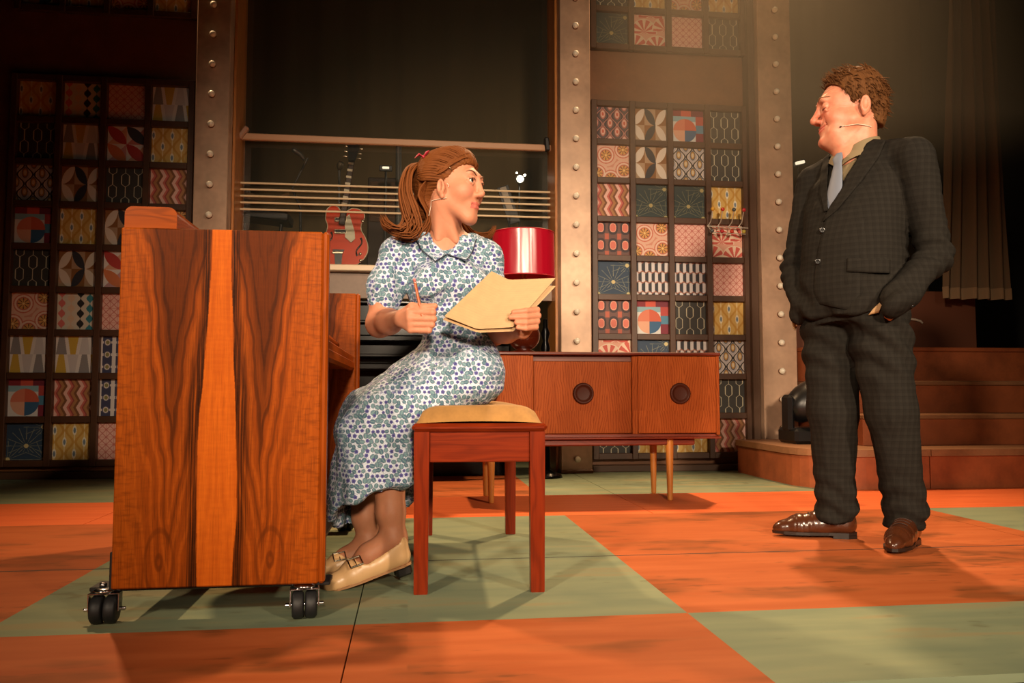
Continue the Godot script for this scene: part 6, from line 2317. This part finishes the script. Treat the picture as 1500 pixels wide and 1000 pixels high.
func build_man() -> void:
	var t := thing("person", "man standing in a dark checked suit with both hands in his pockets", "person", Vector3(1.68, 0, -2.85))
	var skin := mat("skin_ruddy", Color.WHITE, 0.46, {"vertex_color_use_as_albedo": true, "subsurf_scatter_enabled": true, "subsurf_scatter_strength": 0.10, "metallic_specular": 0.45})
	var base := srgb_lin(204, 138, 110)
	var hs := 1.12
	var fwd := Vector3(-0.95, -0.02, -0.31).normalized()
	var left := Vector3.UP.cross(fwd).normalized()
	var upv := fwd.cross(left).normalized()
	var roll := Basis(fwd, 0.04) * Basis(left, 0.03)
	var X := Transform3D(Basis(roll * left, roll * upv, roll * fwd), Vector3(1.665, 1.625, -2.860))
	var hv := Vol.new(X.origin - Vector3(0.18, 0.26, 0.18), X.origin + Vector3(0.18, 0.17, 0.18), 0.003)
	head_shape(hv, X, hs, true)
	var nb := mw(0.0, 1.42, -0.015)
	hv.cone(X * Vector3(0, -0.055, -0.030), nb, 0.064, 0.068, 0.03)
	hv.cone(X * Vector3(0, -0.105, 0.045), mw(0.0, 1.43, 0.045), 0.034, 0.045, 0.04)
	var body := MB.new()
	var Xi := X.affine_inverse()
	var furrow := func(p: Vector3, _n: Vector3) -> float:
		var q := (Xi * p) / hs
		var d := 0.0
		if q.z > 0.04 and q.y > 0.045 and q.y < 0.09: d -= 0.0013 * maxf(0.0, sin((q.y + 0.004 * sin(q.x * 60.0)) * 560.0))
		# lines at the corners of the eyes
		if absf(q.x) > 0.046 and absf(q.x) < 0.068 and absf(q.y - 0.006) < 0.016: d -= 0.0008 * maxf(0.0, sin(q.y * 900.0 + absf(q.x) * 150.0))
		return d
	hv.build(body, furrow, func(p: Vector3, _n: Vector3) -> Color:
		var q := (Xi * p) / hs
		var c := base
		var ch := Vector2(absf(q.x) - 0.04, q.y + 0.025).length()
		if q.z > 0.02: c = c.lerp(srgb_lin(206, 108, 88), 0.5 * smoothstep(0.045, 0.01, ch))
		if q.z > 0.10: c = c.lerp(srgb_lin(208, 112, 92), 0.35)
		if q.z > 0.072 and absf(q.x) < 0.030 and q.y > -0.069 and q.y < -0.052: c = srgb_lin(184, 92, 80)
		c = c.lerp(srgb_lin(190, 104, 80), 0.45 * clampf(0.5 + skin_noise.get_noise_3dv(p * 40.0), 0, 1))
		return c)
	# trunk, arms and legs under the clothes
	var shL := mw(0.224, 1.378, -0.02)
	var elL := Vector3(1.859, 1.031, -2.660)
	var wrL := Vector3(1.661, 0.860, -2.600)
	var shR := mw(-0.195, 1.385, -0.01)
	var elR := Vector3(1.538, 1.038, -3.060)
	var wrR := Vector3(1.505, 0.862, -2.950)
	var ankL := Vector3(1.788, 0.09, -2.77)
	var ankR := Vector3(1.612, 0.09, -2.93)
	var hipL := mw(0.095, 0.90, 0.0) + Vector3(-0.028, 0, 0)
	var hipR := mw(-0.095, 0.90, 0.0) + Vector3(-0.028, 0, 0)
	var kneeL := hipL.lerp(ankL, 0.52) + Vector3(-0.012, 0, 0.02)
	var kneeR := hipR.lerp(ankR, 0.52) + Vector3(-0.015, 0, 0.015)
	var bv := Vol.new(Vector3(1.22, 0.0, -3.2), Vector3(2.08, 1.5, -2.42), 0.014)
	bv.cone(nb, mw(0, 1.30, -0.02), 0.055, 0.085, 0.03)
	bv.cone(mw(0, 1.30, -0.02), mw(0, 0.92, 0.01), 0.085, 0.10, 0.04)
	for q in [[shL, elL, wrL], [shR, elR, wrR]]:
		bv.chain([mw(0, 1.38, -0.01), q[0], q[1], q[2]], [0.055, 0.040, 0.036, 0.028], 0.02)
	# hands down in the pockets
	for q in [[wrL, mw(0.150, 0.80, 0.075)], [wrR, mw(-0.150, 0.80, 0.075)]]:
		var d: Vector3 = q[1] - q[0]
		bv.cone(q[0], q[0] + d * 0.5, 0.028, 0.034, 0.01, 0.55, mw(1, 0, 0) - mw(0, 0, 0))
	for q in [[hipL, kneeL, ankL], [hipR, kneeR, ankR]]:
		bv.chain([mw(0, 0.95, 0), q[0], q[1], q[2], q[2] - Vector3(0, 0.03, 0)], [0.10, 0.085, 0.055, 0.04, 0.04], 0.02)
	bv.build(body, null, func(_p: Vector3, _n: Vector3) -> Color: return base)
	part(t, "body", body, skin)
	man_hair(t, X, hs, hv)
	var bk := mat("brow_sandy", rgb(120, 78, 46), 0.7)
	for q in [-1.0, 1.0]:
		var bp := []
		for k in 7:
			var f := k / 6.0
			bp.append(hv.hit(X * (Vector3((0.016 + 0.038 * f) * q, 0.032 + 0.010 * sin(f * 2.6), 0.14) * hs), -X.basis.z, 0.001, 0.2))
		var m := MB.new()
		m.tube(bp, [0.0010, 0.0022, 0.0026, 0.0028, 0.0024, 0.0018, 0.0008], 6)
		part(t, "eyebrow", m, bk)
		var lp := []
		for k in 6:
			var f := k / 5.0
			lp.append(hv.hit(X * (Vector3((0.020 + 0.027 * f) * q, 0.0030 - 0.002 * sin(f * PI), 0.14) * hs), -X.basis.z, 0.0008, 0.2))
		m = MB.new()
		m.tube(lp, [0.0008, 0.0012, 0.0015, 0.0016, 0.0015, 0.0008], 6)
		part(t, "eyelash", m, mat("lash_brown", rgb(84, 44, 30), 0.7))
	# ---- trousers
	var suit := tri_mat("suit_check", Color.WHITE, 0.85, tx.suit, Vector3.ONE * 22.0, {"metallic_specular": 0.15})
	var tv := Vol.new(Vector3(1.28, 0.02, -3.16), Vector3(2.06, 1.0, -2.46), 0.008)
	var lx := Vector3(0.423, 0, 0.906)
	var fx := Vector3(-0.906, 0, 0.423)
	tv.loft(Vector3(1.652, 0, -2.85), lx, fx, [[0.80, 0.185, 0.135, 0.0, 0.0], [0.90, 0.190, 0.145, 0.0, 0.01], [0.99, 0.180, 0.140, 0.0, 0.015]], 0.02)
	for q in [[hipL, kneeL, ankL], [hipR, kneeR, ankR]]:
		var a: Vector3 = q[0] + Vector3(0, -0.05, 0)
		var k: Vector3 = q[1]
		var b: Vector3 = q[2]
		tv.cone(a, k, 0.114, 0.086, 0.02)
		tv.cone(k, b + Vector3(0, 0.05, 0), 0.086, 0.072, 0.03)
		tv.cone(b + Vector3(0, 0.05, 0), b + Vector3(-0.01, -0.012, 0.0), 0.070, 0.072, 0.02)
	tv.slice(Vector3(0, 0.062, 0), Vector3.DOWN, Vector3(1.28, 0.02, -3.16), Vector3(2.06, 0.2, -2.46))
	var m := MB.new()
	var crease := func(p: Vector3, _n: Vector3) -> float:
		var d := 0.0
		var low := smoothstep(0.34, 0.08, p.y)
		d += low * 0.007 * sin(p.y * 80.0 + 3.6 * sin(p.x * 19.0 + p.z * 15.0) + p.z * 30.0 - p.x * 22.0)
		d += 0.010 * fold_noise.get_noise_3d(p.x * 8.0, p.y * 4.5 + p.x * 4.0, p.z * 8.0)
		# drag lines from the crotch
		var cr := smoothstep(0.52, 0.72, p.y) * smoothstep(0.90, 0.78, p.y)
		d += cr * 0.008 * sin((p.y + (p.x - 1.68) * 0.8) * 70.0)
		return d
	tv.build(m, crease)
	part(t, "trousers", m, suit)
	# ---- jacket
	var jv := Vol.new(Vector3(1.20, 0.76, -3.24), Vector3(2.12, 1.53, -2.44), 0.0078)
	jv.loft(Vector3(1.68, 0, -2.85), lx, fx, [
		[0.825, 0.192, 0.158, -0.010, 0.034], [0.94, 0.190, 0.164, -0.006, 0.034], [1.08, 0.188, 0.160, 0.0, 0.030], [1.22, 0.194, 0.145, 0.0, 0.015],
		[1.33, 0.190, 0.118, 0.0, -0.005], [1.40, 0.155, 0.095, 0.0, -0.015], [1.455, 0.095, 0.075, 0.0, -0.020]], 0.02, 2.3)
	for q in [[1.0, shL, elL, wrL], [-1.0, shR, elR, wrR]]:
		var s: float = q[0]
		jv.cone(mw(0.085 * s, 1.438, -0.02), mw((0.218 if s > 0 else 0.190) * s, 1.398, -0.02), 0.050, 0.064, 0.03)
		jv.cone(q[1], q[2], 0.068, 0.058, 0.012)
		jv.cone(q[2], q[3], 0.058, 0.051, 0.016)
	# neck opening and the deep V for shirt and tie
	jv.cone(mw(0, 1.56, -0.01), mw(0, 1.45, 0.0), 0.080, 0.070, 0.006, 1.0, Vector3.ZERO, true)
	jv.cone(mw(0, 1.47, 0.06), mw(0.0, 1.20, 0.185), 0.064, 0.010, 0.008, 1.0, Vector3.ZERO, true)
	# front edges cut away below the button
	jv.cone(mw(-0.02, 0.78, 0.22), mw(-0.01, 0.95, 0.24), 0.075, 0.010, 0.015, 1.0, Vector3.ZERO, true)
	m = MB.new()
	var drape := func(p: Vector3, _n: Vector3) -> float:
		var d := 0.006 * fold_noise.get_noise_3d(p.x * 9.0 + p.y * 6.0, p.y * 8.0, p.z * 9.0)
		# creases at the elbows
		for e in [elL, elR]:
			var w: float = (p - e).length()
			d += 0.006 * smoothstep(0.16, 0.04, w) * sin(p.y * 120.0 + p.x * 50.0 + 2.0 * sin(p.z * 30.0))
		# pull lines where the hands lift the skirts of the jacket
		var s := (p - Vector3(1.68, 0, -2.85)).dot(lx)
		d += 0.010 * smoothstep(1.02, 0.86, p.y) * smoothstep(0.03, 0.12, absf(s)) * sin((p.y * 1.0 - absf(s) * 0.9) * 52.0)
		return d
	jv.build(m, drape)
	var jk := part(t, "jacket", m, suit)
	# overlapping left front, lapels, pocket flap, collar
	var look := Vector3(0.46, 0.10, -0.88).normalized()
	m = MB.new()
	band(m, jv, [Vector3(1.478, 1.202, -2.700), Vector3(1.461, 1.143, -2.700), Vector3(1.444, 1.068, -2.700), Vector3(1.427, 0.982, -2.700), Vector3(1.422, 0.909, -2.700), Vector3(1.444, 0.861, -2.700)], [Vector3(1.624, 1.206, -2.700), Vector3(1.618, 1.147, -2.700), Vector3(1.610, 1.072, -2.700), Vector3(1.602, 0.986, -2.700), Vector3(1.595, 0.912, -2.700), Vector3(1.588, 0.831, -2.700)], look, 0.006, 12, 0.25, 0.0)
	part(jk, "left_front", m, suit)
	m = MB.new()
	band(m, jv, [Vector3(1.681, 1.490, -2.750), Vector3(1.604, 1.405, -2.700), Vector3(1.549, 1.324, -2.700), Vector3(1.484, 1.212, -2.700), Vector3(1.462, 1.172, -2.700)], [Vector3(1.737, 1.471, -2.750), Vector3(1.683, 1.403, -2.700), Vector3(1.617, 1.316, -2.700), Vector3(1.515, 1.203, -2.700), Vector3(1.462, 1.167, -2.700)], look, 0.009, 8)
	part(jk, "lapel", m, suit)
	m = MB.new()
	band(m, jv, [Vector3(1.605, 1.475, -2.900), Vector3(1.567, 1.385, -2.850), Vector3(1.535, 1.293, -2.800), Vector3(1.508, 1.214, -2.750)], [Vector3(1.579, 1.458, -2.900), Vector3(1.537, 1.384, -2.850), Vector3(1.505, 1.292, -2.800), Vector3(1.493, 1.209, -2.750)], look, 0.009, 6)
	part(jk, "lapel", m, suit)
	m = MB.new()
	band(m, jv, [Vector3(1.523, 1.020, -2.650), Vector3(1.607, 1.019, -2.650), Vector3(1.682, 1.018, -2.650)], [Vector3(1.519, 0.972, -2.650), Vector3(1.606, 0.968, -2.650), Vector3(1.680, 0.967, -2.650)], look, 0.008, 5)
	part(jk, "pocket_flap", m, suit)
	var btn := mat("button_black", rgb(18, 17, 17), 0.25)
	for q in [Vector3(1.459, 1.133, -2.700), Vector3(1.438, 1.017, -2.700)]:
		var c := jv.hit(q - look * 0.25, look, 0.008)
		m = MB.new()
		m.lathe([[0.0001, 0.0045], [0.006, 0.004], [0.0095, 0.005], [0.0115, 0.003], [0.0115, 0.0], [0.0001, 0.0]], 18, c, Basis(look.cross(Vector3.UP).normalized(), -look, look.cross(Vector3.UP).normalized().cross(-look)))
		part(jk, "button", m, btn)
	for k in 4:
		var c := jv.hit(Vector3(1.649, 0.841, -2.450) + Vector3(-0.004 * k, -0.011 * k, 0) - look * 0.05, look, 0.002)
		m = MB.new()
		m.lathe([[0.0001, 0.004], [0.007, 0.004], [0.008, 0.0], [0.0001, 0.0]], 12, c, Basis(look.cross(Vector3.UP).normalized(), -look, look.cross(Vector3.UP).normalized().cross(-look)))
		part(jk, "cuff_button", m, btn)
	# tan pocket linings showing at both pockets
	m = MB.new()
	band(m, tv, [Vector3(1.561, 0.830, -2.550), Vector3(1.604, 0.868, -2.550)], [Vector3(1.543, 0.806, -2.550), Vector3(1.581, 0.816, -2.550)], look, 0.012, 4)
	part(t, "pocket_lining", m, mat("lining_tan", rgb(176, 138, 96), 0.7))
	m = MB.new()
	band(m, tv, [Vector3(1.427, 0.827, -2.900), Vector3(1.434, 0.786, -2.900)], [Vector3(1.462, 0.823, -2.900), Vector3(1.444, 0.776, -2.900)], look, 0.012, 4)
	part(t, "pocket_lining", m, mat("lining_tan", rgb(176, 138, 96), 0.7))
	# ---- shirt, collar, tie
	var olive := mat("shirt_olive", rgb(124, 108, 80), 0.7)
	var sv := Vol.new(Vector3(1.40, 1.10, -3.05), Vector3(1.92, 1.56, -2.60), 0.006)
	sv.loft(Vector3(1.68, 0, -2.85), lx, fx, [[1.12, 0.17, 0.136, 0.0, 0.030], [1.25, 0.165, 0.120, 0.0, 0.014], [1.36, 0.14, 0.098, 0.0, -0.004], [1.43, 0.085, 0.075, 0.0, -0.010]], 0.02)
	m = MB.new()
	sv.build(m)
	part(t, "shirt", m, olive)
	# collar: a stand round the neck falling into two points
	m = MB.new()
	var rows := []
	var neck0 := mw(0, 0, -0.012)
	for r in 6:
		var f := r / 5.0
		var row := []
		for k in 33:
			var a := lerpf(-PI + 0.05, PI - 0.05, k / 32.0)
			var fr := pow(absf(a) / PI, 3.0)
			var top := 1.512 - 0.064 * fr
			var bot := 1.440 - 0.060 * pow(absf(a) / PI, 5.0)
			var rad := lerpf(0.080, 0.098 + 0.014 * fr, f)
			var dir := fx * -cos(a) + lx * sin(a)
			row.append(Vector3(neck0.x, lerpf(top, bot, f), neck0.z) + dir * rad + fx * (0.010 * f * fr))
		rows.append(row)
	m.grid(rows)
	part(t, "shirt_collar", m, olive)
	m = MB.new()
	var tie := []
	var tr := []
	for q in [[1.440, 0.100, 0.014], [1.420, 0.110, 0.022], [1.400, 0.110, 0.017], [1.37, 0.114, 0.022], [1.31, 0.128, 0.030], [1.25, 0.142, 0.034], [1.19, 0.155, 0.036]]:
		tie.append(mw(0.0, q[0], q[1]))
		tr.append(q[2])
	m.tube(tie, tr, 14, 0.32, fx, 6.0)
	part(t, "tie", m, mat("tie_silver", rgb(112, 118, 132), 0.5, {"metallic_specular": 0.3}))
	# ---- shoes
	oxford(t, Vector3(ankL.x + 0.040, 0, ankL.z - 0.030), Vector3(-0.70, 0, 0.71).normalized())
	oxford(t, Vector3(ankR.x + 0.060, 0, ankR.z + 0.020), Vector3(-0.955, 0, -0.295).normalized())
	# ---- headset microphone
	var wire := mat("mic_wire", rgb(214, 196, 176), 0.4)
	m = MB.new()
	var ch := [Vector3(1.544, 1.526, -2.700), Vector3(1.576, 1.530, -2.700), Vector3(1.608, 1.534, -2.700), Vector3(1.634, 1.532, -2.700), Vector3(1.663, 1.526, -2.700)]
	var pp := []
	for p in ch: pp.append(hv.hit(p, Vector3(0.46, 0.13, -0.88).normalized(), 0.003, 0.4))
	m.tube(pp, [0.0012, 0.0013, 0.0014, 0.0018, 0.0016], 6)
	part(t, "microphone_wire", m, wire)
	m = MB.new()
	m.tube([pp[0] + Vector3(-0.006, -0.002, 0.001), pp[0]], [0.0026, 0.0026], 8)
	part(t, "microphone_capsule", m, mat("mic_capsule", rgb(30, 24, 20), 0.5))

func oxford(t: Node3D, heel: Vector3, fwd: Vector3) -> void:
	var side := fwd.cross(Vector3.UP).normalized()
	var S := func(u: float, v: float, w: float) -> Vector3: return heel + fwd * u + Vector3.UP * v + side * w
	var a: Vector3 = S.call(-0.03, 0, 0)
	var b: Vector3 = S.call(0.32, 0, 0)
	var vol := Vol.new(a.min(b) - Vector3(0.07, 0.01, 0.07), a.max(b) + Vector3(0.07, 0.14, 0.07), 0.0038)
	vol.cone(S.call(0.034, 0.050, 0), S.call(0.034, 0.095, 0), 0.037, 0.036, 0.01)
	vol.cone(S.call(0.034, 0.050, 0), S.call(0.12, 0.046, 0), 0.037, 0.040, 0.02)
	vol.cone(S.call(0.050, 0.090, 0), S.call(0.14, 0.058, 0), 0.036, 0.034, 0.02)
	vol.cone(S.call(0.12, 0.046, 0), S.call(0.20, 0.040, 0), 0.041, 0.043, 0.02)
	vol.cone(S.call(0.20, 0.038, 0), S.call(0.262, 0.030, 0), 0.042, 0.028, 0.02)
	vol.cone(S.call(0.262, 0.030, 0), S.call(0.282, 0.027, 0), 0.026, 0.016, 0.015)
	vol.slice(S.call(0, 0.020, 0), Vector3.DOWN, vol.o, vol.o + Vector3(vol.nx, vol.ny, vol.nz) * vol.h)
	var leather := mat("shoe_brown", rgb(68, 34, 17), 0.25, {"clearcoat_enabled": true, "clearcoat": 0.4, "clearcoat_roughness": 0.14})
	var m := MB.new()
	vol.build(m, func(p: Vector3, _n: Vector3) -> float:
		# creases across the vamp, stitched seams of toe cap
		var u := (p - heel).dot(fwd)
		return -0.0016 * exp(-pow((u - 0.218) / 0.003, 2.0)) + 0.0012 * sin(u * 260.0) * smoothstep(0.13, 0.16, u) * smoothstep(0.20, 0.18, u))
	var sh := part(t, "shoe", m, leather)
	var outl := PackedVector2Array()
	var half := [[-0.008, 0.0], [-0.002, 0.022], [0.03, 0.039], [0.10, 0.037], [0.17, 0.046], [0.22, 0.046], [0.262, 0.035], [0.290, 0.017], [0.300, 0.0]]
	for q in half: outl.append(Vector2(q[0], q[1]))
	for k in range(half.size() - 2, 0, -1): outl.append(Vector2(half[k][0], -half[k][1]))
	m = MB.new()
	var down := fwd.cross(side)
	m.prism(outl, 0.011, Transform3D(Basis(fwd, side, down), heel + Vector3.UP * (0.022 if down.y > 0 else 0.011)))
	part(sh, "sole", m, mat("sole_dark", rgb(26, 18, 14), 0.4))
	var ho := PackedVector2Array()
	for q in [[-0.008, 0.0], [-0.002, 0.022], [0.03, 0.039], [0.085, 0.036], [0.085, -0.036], [0.03, -0.039], [-0.002, -0.022]]: ho.append(Vector2(q[0], q[1]))
	m = MB.new()
	m.prism(ho, 0.013, Transform3D(Basis(fwd, side, down), heel + Vector3.UP * (0.0135 if down.y > 0 else 0.0005)))
	part(sh, "heel", m, mat("sole_dark", rgb(26, 18, 14), 0.4))
	m = MB.new()
	for k in 4:
		var u := 0.105 + 0.020 * k
		var pts := []
		for w in 7:
			var an := (w / 6.0 - 0.5) * 1.1
			var dv: Vector3 = (Vector3.UP * cos(an) + side * sin(an)).normalized()
			pts.append(vol.hit(S.call(u, 0.045, 0) + dv * 0.12, -dv, 0.0015, 0.14))
		m.tube(pts, [0.0013, 0.0016, 0.0018, 0.0018, 0.0018, 0.0016, 0.0013], 6)
	part(sh, "laces", m, mat("laces_brown", rgb(52, 28, 18), 0.6))

func man_hair(t: Node3D, X: Transform3D, s: float, hv: Vol) -> void:
	var sandy := mat("hair_sandy", rgb(116, 74, 40), 0.75, {"albedo_texture": tx.strand, "metallic_specular": 0.25})
	var r := RandomNumberGenerator.new()
	r.seed = 31
	var L := func(x: float, y: float, z: float) -> Vector3: return X * (Vector3(x, y, z) * s)
	var lo := X.origin - Vector3(0.16, 0.12, 0.16)
	var vol := Vol.new(lo, X.origin + Vector3(0.16, 0.17, 0.16), 0.0034)
	vol.ell(L.call(0, 0.054, -0.022), Vector3(0.086, 0.093, 0.104) * s, X.basis, 0.01)
	vol.cone(L.call(0, 0.0, -0.075), L.call(0, -0.045, -0.070), 0.052 * s, 0.042 * s, 0.02)
	vol.ell(L.call(0, -0.012, 0.082), Vector3(0.13, 0.104, 0.090) * s, X.basis, 0.006, true)
	vol.slice(L.call(0, -0.060, -0.08), (X.basis * Vector3(0, -0.9, 0.43)).normalized(), lo, X.origin + Vector3.ONE * 0.2)
	for q in [-1.0, 1.0]:
		vol.ell(L.call(0.085 * q, -0.024, -0.020), Vector3(0.030, 0.040, 0.028) * s, X.basis, 0.006, true)
	var m := MB.new()
	var Xi := X.affine_inverse()
	vol.build(m, func(p: Vector3, _n: Vector3) -> float:
		var q := Xi * p
		return 0.0045 * fold_noise.get_noise_3d(q.x * 60.0, q.y * 26.0, q.z * 40.0))
	for k in m.v.size():
		var q := Xi * m.v[k]
		m.t[k] = Vector2(q.z * 9.0 + q.x * 7.0, q.y * 5.0)
	var made := 0
	while made < 1100:
		var d := Vector3(r.randf_range(-1, 1), r.randf_range(-0.55, 1), r.randf_range(-1, 1)).normalized()
		var wd := (X.basis * d).normalized()
		var c: Vector3 = L.call(0, 0.035, -0.02)
		var p := vol.hit(c + wd * 0.17, -wd, -0.002, 0.17)
		if absf(vol.val(p)) > 0.006:
			continue
		var q := (Xi * p) / s
		made += 1
		# combed forward and up on top, back and down at the sides
		var flow := Vector3(0.15 * signf(q.x), 0.30, 0.9) if q.y > 0.085 else Vector3(0.1 * signf(q.x), -0.75, -0.55)
		if q.z > 0.03 and q.y > 0.06: flow = Vector3(0.25 * signf(q.x), 0.95, 0.75)
		flow += Vector3(r.randf_range(-1, 1), r.randf_range(-1, 1), r.randf_range(-1, 1)) * 0.45
		flow = (X.basis * flow).normalized()
		var len := r.randf_range(0.024, 0.040) if q.y > 0.06 else r.randf_range(0.016, 0.026)
		lock(m, [p - wd * 0.004, p + flow * len * 0.45 + wd * 0.004, p + flow * len + wd * r.randf_range(-0.004, 0.007)], r.randf_range(0.0020, 0.0036), 0.12, 0.7, 4, 4)
	part(t, "hair", m, sandy)
